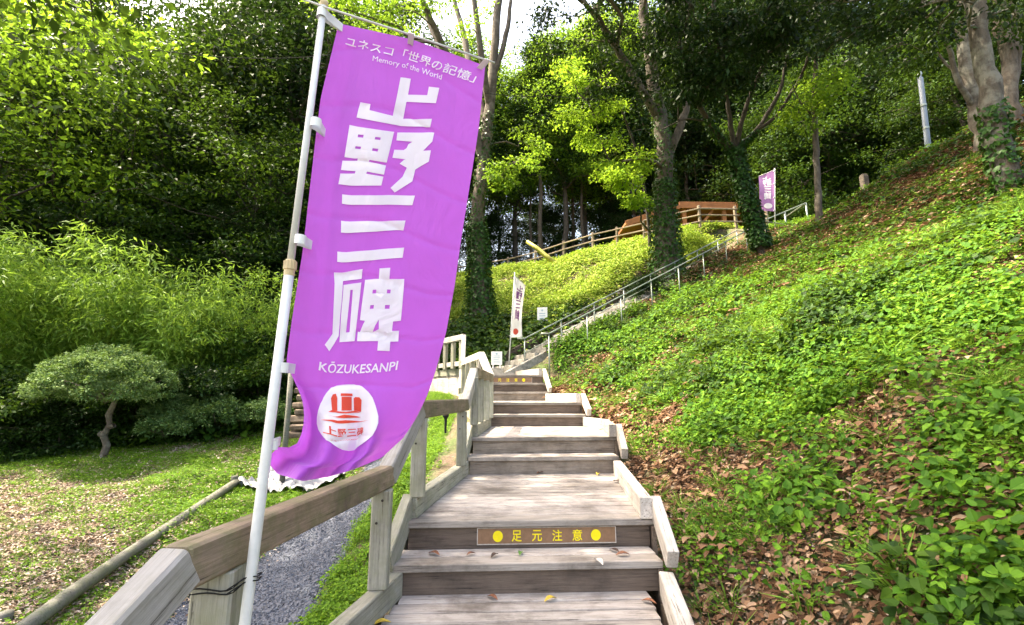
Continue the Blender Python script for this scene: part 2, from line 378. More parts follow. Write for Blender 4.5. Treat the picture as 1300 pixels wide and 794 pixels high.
def landing(k, y1, xl1, xr1, sl1, pw=.125, y0=None):
    xl0, xr0, ya, sl0 = EDGE[k]
    if y0 is None: y0 = ya+.14
    else: ya = y0
    n = max(1, round((y1-y0)/pw)); z = .18*k
    for i in range(n):
        a = y0+(y1-y0)*(i+.5)/n; t = (a-ya)/(y1-ya); xl = xl0+(xl1-xl0)*t; xr = xr0+(xr1-xr0)*t+(.11*math.sin(math.pi*min(1, t*.9)) if k == 4 else 0); s = sl0+(sl1-sl0)*t
        beam('plank', (xl, a+s*(xl-(xl+xr)/2), z-TH/2+random.uniform(-.002, .002)), (xr, a+s*(xr-(xl+xr)/2), z-TH/2), (y1-y0)/n-.013, TH, W_TREAD, stair, .006)
landing(0, EDGE[1][2]+.04, -.66, .84, EDGE[1][3], y0=.9)
landing(2, EDGE[3][2]+.04, EDGE[3][0], EDGE[3][1], EDGE[3][3])
landing(4, EDGE[5][2]+.04, EDGE[5][0], EDGE[5][1], 0)
landing(6, EDGE[7][2]+.04, EDGE[7][0]-.02, EDGE[7][1], 0)
landing(9, 11.35, -2.0, .12, 0)
KW, KH = .085, .14
def kerb(p, q, mat=W_KERB, h=KH): beam('kerb', (p[0], p[1], p[2]+h/2), (q[0], q[1], q[2]+h/2), KW, h, mat, stair, .006)
def stringer(p, q, mat=W_KERB): beam('stringer', (p[0], p[1], p[2]+(.035 if mat is W_KERB else 0)), (q[0], q[1], q[2]-.0), .07, .125 if mat is W_KERB else .17, mat, stair, .006)
# right side
e = EDGE
kerb((.62-.03, 1.2, 0), (e[1][1]-.0, e[1][2]-.02, 0))
stringer((e[1][1]+.035, e[1][2]-.05, .18+.0), (e[2][1]+.035, e[2][2]+.10, .36+.09))
kerb((e[2][1]-.045, e[2][2]+.03, .36), (e[3][1]-.03, e[3][2]-.0, .36))
stringer((e[3][1]+.04, e[3][2]-.06, .54+.0), (e[4][1]+.04, e[4][2]+.10, .72+.09))
xm = atZ(763, 533.5, .74); 
kerb((e[4][1]-.045, e[4][2]+.03, .72), (1.30, 6.66, .72))
kerb((1.30, 6.67, .721), (e[5][1]-.01, e[5][2]+.0, .721))
stringer((e[5][1]+.04, e[5][2]-.06, .90), (e[6][1]+.04, e[6][2]+.10, 1.08+.09))
kerb((e[6][1]-.045, e[6][2]+.03, 1.08), (e[7][1]-.01, e[7][2]-.02, 1.08))
stringer((e[7][1]+.04, e[7][2]-.06, 1.26), (e[9][1]+.04, e[9][2]+.10, 1.62+.09))
kerb((e[9][1]-.045, e[9][2]+.03, 1.62), (.12, 11.35, 1.62))
# left side
kerb((-1.03, 1.2, 0), (-.70, e[1][2]-.02, 0), W_POST)
stringer((e[1][0]-.0, e[1][2]-.06, .18), (e[2][0]+.0, e[2][2]+.09, .36+.09), W_POST)
kerb((e[2][0]+.02, e[2][2]+.04, .36), (e[3][0]-.03, e[3][2]-.02, .36), W_POST)
stringer((e[3][0]-.04, e[3][2]-.06, .54), (e[4][0]-.02, e[4][2]+.09, .81), W_POST)
kerb((e[4][0]+.03, e[4][2]+.04, .72), (e[5][0]-.02, e[5][2]-.02, .72), W_POST)
stringer((e[5][0]-.04, e[5][2]-.06, .90), (e[6][0]-.03, e[6][2]+.09, 1.17), W_POST)
kerb((e[6][0]-.0, e[6][2]+.04, 1.08), (e[7][0]-.03, e[7][2]-.02, 1.08), W_POST)
stringer((e[7][0]-.04, e[7][2]-.06, 1.26), (e[9][0]-.04, e[9][2]+.05, 1.71), W_POST)
kerb((e[9][0]-.0, e[9][2]+.04, 1.62), (-2.0, 11.35, 1.62), W_POST)
# skirts under both sides, down into the ground
def skirt(p, q, z, mat=W_RISER, side=0):
    p, q = Vector(p), Vector(q); n = max(1, round((q-p).length/.5))
    for i in range(n):
        a = p.lerp(q, i/n); b = p.lerp(q, (i+1)/n); m_ = (a+b)/2; zb = min(H(m_.x+side*.3, m_.y), z-.05)-.15
        hh = z-zb
        beam('skirt_board', (a.x, a.y, z-hh/2), (b.x, b.y, z-hh/2), .03, hh, mat, stair, .003, ext=-.006)
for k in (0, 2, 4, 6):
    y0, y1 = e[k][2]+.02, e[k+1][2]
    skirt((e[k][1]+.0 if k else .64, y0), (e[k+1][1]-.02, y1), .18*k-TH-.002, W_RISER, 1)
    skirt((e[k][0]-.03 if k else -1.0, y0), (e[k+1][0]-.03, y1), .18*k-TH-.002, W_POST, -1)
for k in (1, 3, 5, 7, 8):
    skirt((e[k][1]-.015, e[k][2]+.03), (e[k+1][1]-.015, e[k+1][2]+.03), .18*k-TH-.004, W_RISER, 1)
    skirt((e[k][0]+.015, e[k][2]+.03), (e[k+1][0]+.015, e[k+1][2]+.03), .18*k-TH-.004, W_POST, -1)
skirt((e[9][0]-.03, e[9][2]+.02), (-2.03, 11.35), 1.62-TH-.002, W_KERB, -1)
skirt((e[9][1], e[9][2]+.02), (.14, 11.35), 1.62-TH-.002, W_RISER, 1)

# ------------------------------------------------------------------ wooden handrail along the left edge
rail = empty('wooden_handrail', (-.92, 1.6, -.3), 'thick weathered timber handrail on square posts along the left edge of the wooden stairway', 'handrail')
RW, RH = .09, .125
def trail(pts, mats):
    for i in range(len(pts)-1):
        p, q = Vector(pts[i]), Vector(pts[i+1]); d = (q-p).normalized()
        beam('top_rail', p-d*.01, q+d*.01, RW-.0015*(i % 2), RH-.0015*(i % 2), mats[i], rail, .009, jit=.0015)
zc = -RH/2
RP = [(-1.12, .1, -.05), (-.93, 1.40, .783+zc), (-.745, 2.90, .783+zc), (-.66, 3.33, 1.155+zc), (-.505, 5.10, 1.155+zc), (-.45, 5.58, 1.52+zc), (-.33, 7.30, 1.52+zc), (-.50, 7.66, 1.90+zc), (-.99, 9.42, 1.90+zc), (-1.02, 9.80, 2.47+zc), (-2.0, 11.25, 2.47+zc)]
trail(RP, [W_RAIL_PALE, W_RAIL, W_RAIL_PALE, W_RAIL, W_RAIL_PALE, W_RAIL, W_RAIL_PALE, W_RAIL_PALE, W_RAIL_PALE, W_RAIL_PALE])
BOLT = plain('rusty_bolt_head', (.035, .028, .022), .7, .3, .3, 60, 0)
def rpost(x, y, zb, zt, wd=.10, rz=0):
    post('post', (x, y, zb), zt, wd, W_POST, rail, rz=rz, ch=.008)
    if y < 5.2 and y > 2:
        for dz_, s in ((-.05, 1), (-.17, -1)):
            mb = MB(); c_ = Vector((x+s*.014, y-wd/2*math.cos(rz)-.001, zt+dz_)); mb.tube([c_, c_-Vector((0, .004, 0))], .007, 10); mb.build('bolt', BOLT, rail)
rpost(-.925, 1.60, -.5, .783-RH, .12, R(7)); rpost(-.745, 2.82, .14, .783-RH, .105, R(6)); rpost(-.66, 3.42, .50, 1.155-RH, .10, R(5)); rpost(-.51, 4.86, .50, 1.155-RH, .10, R(5))
for x, y in ((-.435, 5.45), (-.40, 5.95), (-.355, 6.5), (-.325, 7.1)): rpost(x, y, .86, 1.52-RH, .09)
for x, y in ((-.56, 7.85), (-.71, 8.4), (-.84, 8.85), (-.965, 9.32)): rpost(x, y, 1.22, 1.90-RH, .085)
for t in (.06, .28, .5, .74, .96): rpost(-1.02-.98*t, 9.85+1.42*t, 1.76, 2.47-RH, .085, R(-34))
beam('lower_rail', (-1.06, 9.95, 1.86), (-1.99, 11.3, 1.86), .05, .10, W_RAIL_PALE, rail)
beam('brace', (-.60, 7.7, 1.15), (-.52, 7.75, 1.8), .06, .08, W_KERB, rail, up=(0, 1, 0))

# ------------------------------------------------------------------ printed marks
def text_tris(body, bold=0.0, shear=0.0, spacing=1.0):
    cu = bpy.data.curves.new('t', 'FONT'); cu.body = body; cu.offset = bold; cu.shear = shear; cu.space_character = spacing; cu.resolution_u = 2
    o = bpy.data.objects.new('t', cu); me = o.to_mesh()
    V = np.array([v.co[:2] for v in me.vertices]); me.calc_loop_triangles()
    T = [tuple(t.vertices) for t in me.loop_triangles]; o.to_mesh_clear()
    bpy.data.objects.remove(o); bpy.data.curves.remove(cu)
    V = (V-V.min(0))/(V.max(0)-V.min(0))
    return V, T
def split(V, T, lim):
    V = [tuple(v) for v in V]; T = list(T); out = []; cache = {}
    while T:
        a, b, c = T.pop()
        e3 = [(math.dist(V[a], V[b]), a, b, c), (math.dist(V[b], V[c]), b, c, a), (math.dist(V[c], V[a]), c, a, b)]
        L, p, q, r = max(e3)
        if L <= lim: out.append((a, b, c)); continue
        k = (min(p, q), max(p, q))
        if k not in cache: cache[k] = len(V); V.append(tuple((x+y)/2 for x, y in zip(V[p], V[q])))
        m_ = cache[k]; T += [(p, m_, r), (m_, q, r)]
    return V, out
def rings_tris(polys, sc_=2000):
    V, T = [], []
    for rings in polys:
        vv = [[Vector((x/sc_, y/sc_, 0)) for x, y in r] for r in rings]; flat = [v[:2] for r in vv for v in r]
        tr = tessellate_polygon(vv); o = len(V); V += [tuple(f) for f in flat]; T += [tuple(i+o for i in t) for t in tr]
    return V, T
def quadmap(V, tl, tr, bl, br):
    tl, tr, bl, br = map(np.array, (tl, tr, bl, br)); V = np.asarray(V); x = V[:, :1]; y = V[:, 1:2]
    return ((1-x)*((1-y)*bl+y*tl)+x*((1-y)*br+y*tr))/2000
def flatmark(name, items, mat, parent, M):
    """items: list of (V 2d, T) in the local XZ plane of M"""
    VV, TT = [], []
    for V, T in items:
        o = len(VV); VV += [tuple(M @ Vector((v[0], 0, v[1]))) for v in V]; TT += [tuple(i+o for i in t) for t in T]
    return link(name, py_mesh(name, VV, TT), mat, parent)
def place(V, x0, y0, wd, ht): return [(x0+v[0]*wd, y0+v[1]*ht) for v in V]
def disc(cx, cy, rx, ry, n=24): return [(cx+rx*math.cos(2*math.pi*i/n), cy+ry*math.sin(2*math.pi*i/n)) for i in range(n)], [(0, i, i+1) for i in range(1, n-1)]
def rect(x0, y0, x1, y1): return [(x0, y0), (x1, y0), (x1, y1), (x0, y1)], [(0, 1, 2), (0, 2, 3)]

GW = [[[(941,169),(1081,164),(1077,232),(1334,210),(1340,173),(1481,165),(1462,233),(1070,263),(1065,340),(1438,305),(1434,343),(1044,374),(475,377),(493,306),(621,304),(624,333),(924,337)]],[[(402,419),(969,407),(924,549),(702,551),(698,562),(919,563),(908,605),(688,606),(681,616),(904,614),(892,654),(355,689),(364,642),(536,624),(540,613),(366,626),(371,586),(548,567),(552,556),(388,566)],[(519,451),(591,448),(588,461),(518,464)],[(739,446),(808,444),(805,456),(735,458)],[(504,506),(576,503),(572,515),(502,517)],[(723,499),(796,497),(790,510),(720,511)]],[[(1010,407),(1494,364),(1484,407),(1384,459),(1481,449),(1474,503),(1314,552),(1295,608),(1077,674),(1012,658),(1156,597),(1198,553),(1094,543),(1141,523),(1166,517),(988,525),(1000,487),(1124,478),(1160,466),(1179,446),(1227,430),(1011,443)]],[[(410,727),(1354,669),(1336,714),(420,767)]],[[(431,841),(1272,788),(1263,832),(443,890)]],[[(426,976),(1297,913),(1291,961),(436,1020)]],[[(415,1066),(777,1033),(782,1077),(534,1094),(555,1187),(585,1332),(488,1401),(428,1377),(496,1323),(440,1113)]],[[(548,1110),(785,1092),(813,1353),(606,1358)],[(653,1128),(685,1127),(725,1313),(678,1316)]],[[(997,1023),(1140,1015),(1149,1065),(1348,1062),(1382,1266),(1283,1266),(1287,1312),(1377,1315),(1388,1370),(1286,1364),(1297,1411),(1129,1404),(1122,1358),(845,1353),(836,1309),(866,1311),(892,1277),(910,1261),(841,1258),(835,1202),(829,1080),(1006,1071)],[(948,1120),(994,1119),(995,1136),(949,1137)],[(1137,1115),(1186,1115),(1186,1132),(1138,1133)],[(947,1190),(994,1189),(995,1206),(948,1207)],[(1140,1188),(1204,1187),(1206,1205),(1145,1206)],[(1088,1257),(1107,1301),(1033,1312),(1052,1284)]]]
GC = [[[(1208,1742),(1219,1774),(1206,1801),(1182,1825),(1137,1843),(1065,1853),(987,1860),(900,1865),(788,1864),(666,1855),(549,1844),(458,1835),(392,1824),(334,1811),(284,1794),(261,1770),(271,1740),(304,1707),(348,1671),(408,1636),(476,1599),(552,1572),(635,1557),(718,1554),(799,1553),(880,1554),(955,1567),(1020,1588),(1081,1613),(1129,1644),(1158,1677),(1182,1709)]]]
GR = [[[(478,1691),(512,1627),(556,1607),(602,1604),(609,1628),(568,1689)]],[[(669,1605),(834,1608),(828,1622),(660,1619)]],[[(669,1623),(811,1626),(772,1693),(632,1690)]],[[(808,1694),(838,1633),(877,1626),(940,1629),(973,1646),(951,1702)]],[[(421,1703),(480,1688),(567,1691),(692,1698),(817,1695),(951,1704),(846,1704),(688,1705),(524,1697)]],[[(414,1721),(661,1710),(942,1727),(837,1728),(652,1726),(493,1719)]],[[(318,1747),(471,1735),(665,1735),(1088,1753),(903,1749),(662,1749),(441,1746)]]]
BW_ = {'L':[(0.0,430.0,30.0),(0.017,427.7,39.3),(0.033,425.5,48.6),(0.05,423.2,57.9),(0.067,421.0,67.3),(0.083,418.7,76.6),(0.1,416.5,85.9),(0.117,414.2,95.2),(0.133,412.0,104.5),(0.15,409.7,113.8),(0.167,407.6,123.0),(0.183,406.2,131.9),(0.2,405.1,140.6),(0.217,404.0,149.3),(0.233,402.9,157.9),(0.25,401.8,166.6),(0.267,400.7,175.4),(0.283,399.6,184.5),(0.3,398.6,193.9),(0.317,397.5,203.3),(0.333,396.4,212.7),(0.35,395.4,222.1),(0.367,394.3,231.5),(0.383,393.2,240.9),(0.4,392.2,250.3),(0.417,391.1,259.7),(0.433,390.0,269.1),(0.45,389.0,278.5),(0.467,387.9,287.9),(0.483,386.8,297.3),(0.5,385.8,306.7),(0.517,384.6,316.2),(0.533,383.2,325.9),(0.55,381.7,335.8),(0.567,380.1,345.7),(0.583,378.6,355.6),(0.6,377.0,365.5),(0.617,375.5,375.4),(0.633,373.9,385.2),(0.65,372.4,395.1),(0.667,370.9,404.9),(0.683,369.5,414.5),(0.7,368.3,423.8),(0.717,367.0,433.1),(0.733,365.8,442.5),(0.75,364.5,451.8),(0.767,363.9,460.8),(0.783,366.0,468.6),(0.8,369.6,475.6),(0.817,373.3,482.8),(0.833,376.9,491.0),(0.85,380.6,499.6),(0.867,383.8,508.5),(0.883,385.4,518.0),(0.9,386.0,528.1),(0.917,385.2,539.1),(0.933,382.6,551.3),(0.95,377.5,562.9),(0.967,367.2,568.2),(0.983,352.8,567.7),(1.0,338.0,584.0)],'R':[(0.0,616.0,84.0),(0.017,615.0,93.2),(0.033,614.1,102.3),(0.05,613.1,111.5),(0.067,612.2,120.7),(0.083,611.2,129.8),(0.1,610.3,139.0),(0.117,609.3,148.2),(0.133,608.4,157.3),(0.15,607.2,166.0),(0.167,605.9,174.3),(0.183,604.7,182.7),(0.2,603.4,191.0),(0.217,602.1,199.3),(0.233,600.8,207.7),(0.25,599.5,216.0),(0.267,598.2,224.3),(0.283,596.9,232.6),(0.3,595.6,240.8),(0.317,594.3,249.0),(0.333,592.9,257.2),(0.35,591.6,265.5),(0.367,590.3,273.7),(0.383,588.9,281.9),(0.4,587.6,290.1),(0.417,586.3,298.3),(0.433,585.1,306.1),(0.45,584.1,313.7),(0.467,583.0,321.3),(0.483,581.9,329.0),(0.5,580.9,336.6),(0.517,579.8,344.2),(0.533,578.7,351.8),(0.55,577.6,359.4),(0.567,576.5,366.8),(0.583,575.2,374.0),(0.6,573.9,381.1),(0.617,572.5,388.3),(0.633,571.2,395.4),(0.65,569.9,402.6),(0.667,568.6,409.7),(0.683,567.3,416.9),(0.7,565.9,424.0),(0.717,564.0,431.1),(0.733,562.1,438.2),(0.75,560.1,445.4),(0.767,558.1,452.5),(0.783,556.2,459.6),(0.8,554.2,466.7),(0.817,552.0,473.9),(0.833,549.7,481.0),(0.85,547.3,488.1),(0.867,544.9,495.3),(0.883,542.0,502.7),(0.9,538.4,510.4),(0.917,534.6,518.3),(0.933,530.8,526.1),(0.95,526.7,533.9),(0.967,522.0,541.3),(0.983,517.0,548.7),(1.0,512.0,556.0)],'T':[(0.0,430.0,30.0),(0.017,433.1,30.7),(0.033,436.1,31.3),(0.05,439.2,32.0),(0.067,442.3,32.7),(0.083,445.3,33.3),(0.1,448.4,34.0),(0.117,451.5,34.7),(0.133,454.5,35.3),(0.15,457.6,36.0),(0.167,460.7,36.7),(0.183,463.7,37.3),(0.2,466.8,38.0),(0.217,469.9,38.7),(0.233,472.9,39.3),(0.25,476.0,40.0),(0.267,479.1,40.7),(0.283,482.1,41.3),(0.3,485.2,42.0),(0.317,488.3,42.7),(0.333,491.3,43.3),(0.35,494.4,44.0),(0.367,497.5,44.7),(0.383,500.5,45.3),(0.4,503.6,46.0),(0.417,506.7,46.7),(0.433,509.7,47.3),(0.45,512.8,48.0),(0.467,515.9,48.7),(0.483,518.9,49.3),(0.5,522.0,50.1),(0.517,524.9,51.0),(0.533,527.7,52.0),(0.55,530.6,53.0),(0.567,533.5,54.0),(0.583,536.3,55.0),(0.6,539.2,56.0),(0.617,542.1,57.0),(0.633,544.9,58.0),(0.65,547.8,59.0),(0.667,550.7,60.0),(0.683,553.5,61.0),(0.7,556.4,62.0),(0.717,559.3,63.0),(0.733,562.1,64.0),(0.75,565.1,65.1),(0.767,568.4,66.3),(0.783,571.8,67.5),(0.8,575.2,68.8),(0.817,578.6,70.1),(0.833,582.0,71.3),(0.85,585.4,72.6),(0.867,588.8,73.9),(0.883,592.2,75.1),(0.9,595.6,76.4),(0.917,599.0,77.7),(0.933,602.4,78.9),(0.95,605.8,80.2),(0.967,609.2,81.5),(0.983,612.6,82.7),(1.0,616.0,84.0)],'B':[(0.0,338.0,584.0),(0.017,340.3,587.0),(0.033,342.7,590.0),(0.05,345.0,593.0),(0.067,347.3,596.0),(0.083,349.7,599.0),(0.1,352.3,601.6),(0.117,355.6,603.0),(0.133,359.1,604.0),(0.15,362.7,605.0),(0.167,366.2,606.0),(0.183,369.8,607.0),(0.2,373.3,608.0),(0.217,376.9,609.0),(0.233,380.4,610.0),(0.25,383.8,610.7),(0.267,386.7,610.6),(0.283,389.3,610.2),(0.3,392.0,609.8),(0.317,394.7,609.3),(0.333,397.3,608.9),(0.35,400.0,608.5),(0.367,402.7,608.1),(0.383,405.3,607.7),(0.4,408.0,607.2),(0.417,410.7,606.8),(0.433,413.3,606.4),(0.45,416.0,605.9),(0.467,418.8,605.2),(0.483,421.7,604.3),(0.5,424.5,603.5),(0.517,427.3,602.7),(0.533,430.2,601.8),(0.55,433.0,601.0),(0.567,435.8,600.2),(0.583,438.7,599.3),(0.6,441.5,598.5),(0.617,444.3,597.7),(0.633,447.2,596.8),(0.65,450.1,595.9),(0.667,453.2,594.6),(0.683,456.5,593.2),(0.7,459.7,591.8),(0.717,463.0,590.4),(0.733,466.2,589.1),(0.75,469.4,587.7),(0.767,472.7,586.3),(0.783,475.9,584.9),(0.8,479.2,583.5),(0.817,482.4,582.1),(0.833,485.4,580.4),(0.85,488.2,578.1),(0.867,490.8,575.6),(0.883,493.5,573.2),(0.9,496.1,570.7),(0.917,498.8,568.3),(0.933,501.4,565.8),(0.95,504.1,563.4),(0.967,506.7,560.9),(0.983,509.4,558.5),(1.0,512.0,556.0)]}

# yellow caution plates on two risers
BROWNP = plain('brown_plate_film', (.24, .135, .075), .4, 0, .12, 30, 0)
YEL = plain('yellow_film', (.88, .72, .01), .45, 0, .05, 40, 0)
PLEDGE = plain('worn_plate_edge', (.55, .50, .45), .5, 0, .2, 40, 0)
ts = {ch: text_tris(ch, .012) for ch in '足元注意'}
def caution(u0, u1, k, label, wd):
    f = edge_pts(k); c = atY((u0+u1)/2, 500, e[k][2]+.03); x = c.x; y = f(x)+.028
    t = empty('caution_plate', (x, y, .18*k-.105), label, 'caution sign', 'yellow lettered caution plates on stair risers')
    M = Matrix.Translation((x, y-.002, .18*k-.105)) @ Matrix.Rotation(math.atan(e[k][3]), 4, 'Z')
    pl = link('plate', bar_mesh('plate', wd, .004, .108, .001), PLEDGE, t, M @ Matrix.Translation((0, 0, 0)))
    link('face', py_mesh('face', [(-wd/2+.006, -.0032, -.047), (wd/2-.006, -.0032, -.047), (wd/2-.006, -.0032, .050), (-wd/2+.006, -.0032, .050)], [(0, 1, 2, 3)]), BROWNP, t, M)
    items = []
    for i, ch in enumerate('足元注意'):
        V, T = ts[ch]; cx = (-.213+.142*i)*wd*1.02
        flatmark('character', [(place(V, cx-.034, -.035, .068, .072), T)], YEL, t, M @ Matrix.Translation((0, -.0048, 0)))
    for s in (-.352, .352): flatmark('dot', [disc(s*wd, 0, .034, .036)], YEL, t, M @ Matrix.Translation((0, -.0048, 0)))
caution(607, 777.5, 2, 'brown plate with yellow dots and characters on the riser of the nearest long landing', .95)
caution(602, 677, 9, 'small distant brown plate with yellow characters on the topmost wooden riser', 1.22)

# ------------------------------------------------------------------ nearest banner and its pole
def ev(L, x):
    L = np.array(L); return np.stack([np.interp(x, L[:, 0], L[:, i]) for i in range(1, L.shape[1])], -1)
BL = {k: np.array([atY(u, v, 1) - Vector((0, 1, EYE)) for _, u, v in BW_[k]]) for k in BW_}
def cloth3(s, t):
    """banner cloth: s across, t down, metres in the world"""
    s = np.asarray(s, float); t = np.asarray(t, float)
    n = len(BW_['L']); x = np.linspace(0, 1, n)
    g = lambda k, a: np.stack([np.interp(a, x, np.array([p[i] for p in BL2[k]])) for i in range(2)], -1)
    l, r, a, b = g('L', t), g('R', t), g('T', s), g('B', s); s_, t_ = s[..., None], t[..., None]
    c = [np.array(BL2[k][i]) for k, i in (('L', 0), ('R', 0), ('L', -1), ('R', -1))]
    px = (1-s_)*l+s_*r+(1-t_)*a+t_*b-((1-s_)*(1-t_)*c[0]+s_*(1-t_)*c[1]+(1-s_)*t_*c[2]+s_*t_*c[3])
    Y = 1.66+.20*s+.012*np.sin(7*s+3*t)*s+.006*np.sin(16*s-5*t)
    # creases of the folded cloth and gathers at the lower, pole side corner
    Y += .006*np.exp(-((((t*8+.25*np.sin(4*s)) % 1)-.5)/.05)**2)+.004*np.exp(-(((s*3+t*1.1) % 1-.5)/.06)**2)*(1-s)*t
    lo = np.clip((t-.74)/.26, 0, 1)
    g2 = lo**1.3*(1-s)**1.1
    Y += g2*(.075*np.sin(17*s+7*t)+.035*np.sin(31*s-9*t+1))+lo*.03*np.sin(6*s+1)
    Y += .010*np.sin(5*t+9*s+.7)*(s*(1-s))*3
    Y += .012*np.exp(-((s-.13-.05*t)/.035)**2)*(1-lo)*np.sin(4*t)
    u, v = px[..., 0], px[..., 1]; tt = 397-v
    ry = FPX*CP-tt*SP; rz = FPX*SP+tt*CP
    return np.stack([(u-650)/ry*Y, Y, EYE+rz/ry*Y], -1)
BL2 = {k: [(p[1], p[2]) for p in BW_[k]] for k in BW_}
def on_cloth(V, off=.0042):
    V = np.asarray(V); s, t = V[:, 0], V[:, 1]; P = cloth3(s, t); h = 2e-3
    a = cloth3(np.clip(s+h, 0, 1), t)-cloth3(np.clip(s-h, 0, 1), t); b = cloth3(s, np.clip(t+h, 0, 1))-cloth3(s, np.clip(t-h, 0, 1))
    n = np.cross(a, b); n /= np.linalg.norm(n, axis=1)[:, None]+1e-9; n[n[:, 1] > 0] *= -1
    return P+n*off
ban = empty('purple_banner', tuple(cloth3(.0, .5)), 'large purple nobori banner with big white characters and round logo, nearest the camera', 'banner')
def fabric(name, c, trans, tint):
    m, nt, b = newmat(name); out = nt.nodes['Material Output']; geo = N(nt, 'ShaderNodeNewGeometry')
    n = noise(nt, geo.outputs['Position'], 7, 4, .5); cc = ramp(nt, n, [(.3, tuple(x*.93 for x in c)), (.7, c)])
    nt.links.new(cc, b.inputs['Base Color']); b.inputs['Roughness'].default_value = .6; b.inputs['Sheen Weight'].default_value = .3
    wv = noise(nt, geo.outputs['Position'], 900, 2, .5); cr = noise(nt, geo.outputs['Position'], 6, 5, .55, (1, 1, .45), 1.2)
    b1 = N(nt, 'ShaderNodeBump', ins={'Strength': .8, 'Distance': .02}); nt.links.new(cr, b1.inputs['Height'])
    b2 = N(nt, 'ShaderNodeBump', ins={'Strength': .1, 'Distance': .001}); nt.links.new(wv, b2.inputs['Height']); nt.links.new(b1.outputs[0], b2.inputs['Normal']); nt.links.new(b2.outputs[0], b.inputs['Normal'])
    t = N(nt, 'ShaderNodeBsdfTranslucent'); nt.links.new(mix(nt, .5, cc, tint), t.inputs[0]); mx = N(nt, 'ShaderNodeMixShader', ins={0: trans})
    nt.links.new(b.outputs[0], mx.inputs[1]); nt.links.new(t.outputs[0], mx.inputs[2]); nt.links.new(mx.outputs[0], out.inputs[0]); return m
PURPLE = fabric('purple_polyester', (.52, .10, .70), .4, (.66, .14, .88))
WHITEINK = fabric('white_print', (.93, .93, .93), .3, (.9, .9, .9))
REDINK = fabric('red_print', (.80, .065, .03), .3, (.8, .1, .05))
PURPLEINK = fabric('purple_print', (.22, .02, .24), .2, (.3, .05, .4))
ns, nt_ = 61, 181
S_, T_ = np.meshgrid(np.linspace(0, 1, ns), np.linspace(0, 1, nt_)); P = cloth3(S_, T_).reshape(-1, 3)
ii, jj = np.meshgrid(np.arange(ns-1), np.arange(nt_-1)); q = (jj*ns+ii).ravel()
link('cloth', np_mesh('cloth', P, np.stack([q, q+1, q+ns+1, q+ns], -1), True), PURPLE, ban)
def cprint(name, parts_, mat, off=.0042):
    VV = []; TT = []
    for V, T in parts_:
        V, T = split(V, T, .03); o = len(VV); VV += list(V); TT += [tuple(i+o for i in t) for t in T]
    link(name, py_mesh(name, on_cloth(VV, off), TT, True), mat, ban)
white = [rings_tris(GW)]
def tcl(body, tl, tr, bl, br, **k): V, T = text_tris(body, **k); return quadmap(V, tl, tr, bl, br), T
white.append(tcl('ユネスコ「世界の記憶」', (140, 48), (1925, 50), (150, 90), (1880, 96), bold=.008))
white.append(tcl('Memory of the World', (540, 104), (1500, 104), (545, 132), (1490, 136), bold=0.0))
white.append(tcl('KŌZUKESANPI', (382, 1444), (1430, 1456), (400, 1493), (1453, 1519), bold=.014, shear=.12))
cprint('white_lettering', white, WHITEINK)
cprint('round_logo', [rings_tris(GC)], WHITEINK, .0055)
red = [rings_tris(GR), tcl('上野三碑', (345, 1766), (1010, 1776), (352, 1803), (1030, 1808), bold=.012), tcl('上野三碑 KŌZUKESANPI', (425, 1815), (960, 1820), (430, 1822), (955, 1827))]
cprint('red_logo_print', red, REDINK, .0072)
# pole
pole = empty('banner_pole', tuple(atY(310, 794, 1.6)), 'white telescopic banner pole with beige collar, wired to the nearest railing post', 'banner pole')
def pp(u, v, Y=1.60): return atY(u, v, Y)
pa, pb, pc = pp(411, 8), pp(368, 340), pp(313, 775, 1.56)
pd = pc+(pc-pb)*.9; pd.z = max(pd.z, H(pd.x, pd.y)-.1)
mb = MB(); mb.tube([pa, pa.lerp(pb, .5), pb], .0125, 16); mb.build('upper_tube', POLE_M, pole, True)
mb = MB(); mb.tube([pb, pb.lerp(pc, .5), pc, pd], .0165, 16); mb.build('lower_tube', POLE_M, pole, True)
dz = (pb-pa).normalized()
mb = MB(); mb.tube([pb-dz*.028, pb-dz*.022, pb+dz*.008, pb+dz*.010, pb+dz*.03], [.016, .019, .021, .018, .018], 16)
for a in range(12):
    an = a*math.pi/6; mb.box(pb+Vector((math.cos(an)*.0195, math.sin(an)*.0195, 0))-dz*.008, (.004, .004, .03))
mb.build('collar', BEIGE, pole)
mb = MB(); mb.tube([pa-dz*.026, pa-dz*.022, pa-dz*.005, pa+dz*.003, pa+dz*.012], [.008, .015, .017, .012, .012], 14); mb.build('end_cap', BEIGE, pole, True)
mb = MB(); mb.tube([pp(350, -14, 1.58), pp(411, 9, 1.585), pp(520, 44, 1.73), pp(628, 80, 1.875)], .0042, 10); mb.build('crossbar', POLE_M, pole, True)
def tab(name, pc_, q, hh, mat=WHITEP):
    """fabric loop round the pole reaching to the cloth edge"""
    mb = MB(); r_ = .0195; a0 = Vector((0, 0, 1)); n = 14; V = []
    ax = dz
    side = (Vector(q)-Vector(pc_)); side = (side-ax*side.dot(ax)); L = side.length; sx = side.normalized(); sy = ax.cross(sx)
    prof = [(L, -.002)]+[(r_*math.cos(a), -r_*math.sin(a)) for a in np.linspace(.6, 2*math.pi-.6, n)]+[(L, .002)]
    for k in (-.5, .5):
        V += [tuple(Vector(pc_)+sx*x+sy*y+ax*(k*hh)) for x, y in prof]
    m_ = len(prof); mb.add(V, [(i, i+1, m_+i+1, m_+i) for i in range(m_-1)]); mb.build(name, mat, ban, True)
for u, v, t in ((401, 157, .232), (381, 305, .50), (359, 467, .775)):
    tab('loop', pp(u, v), tuple(cloth3(.06, t)+np.array([0, -.008, 0])), .034)
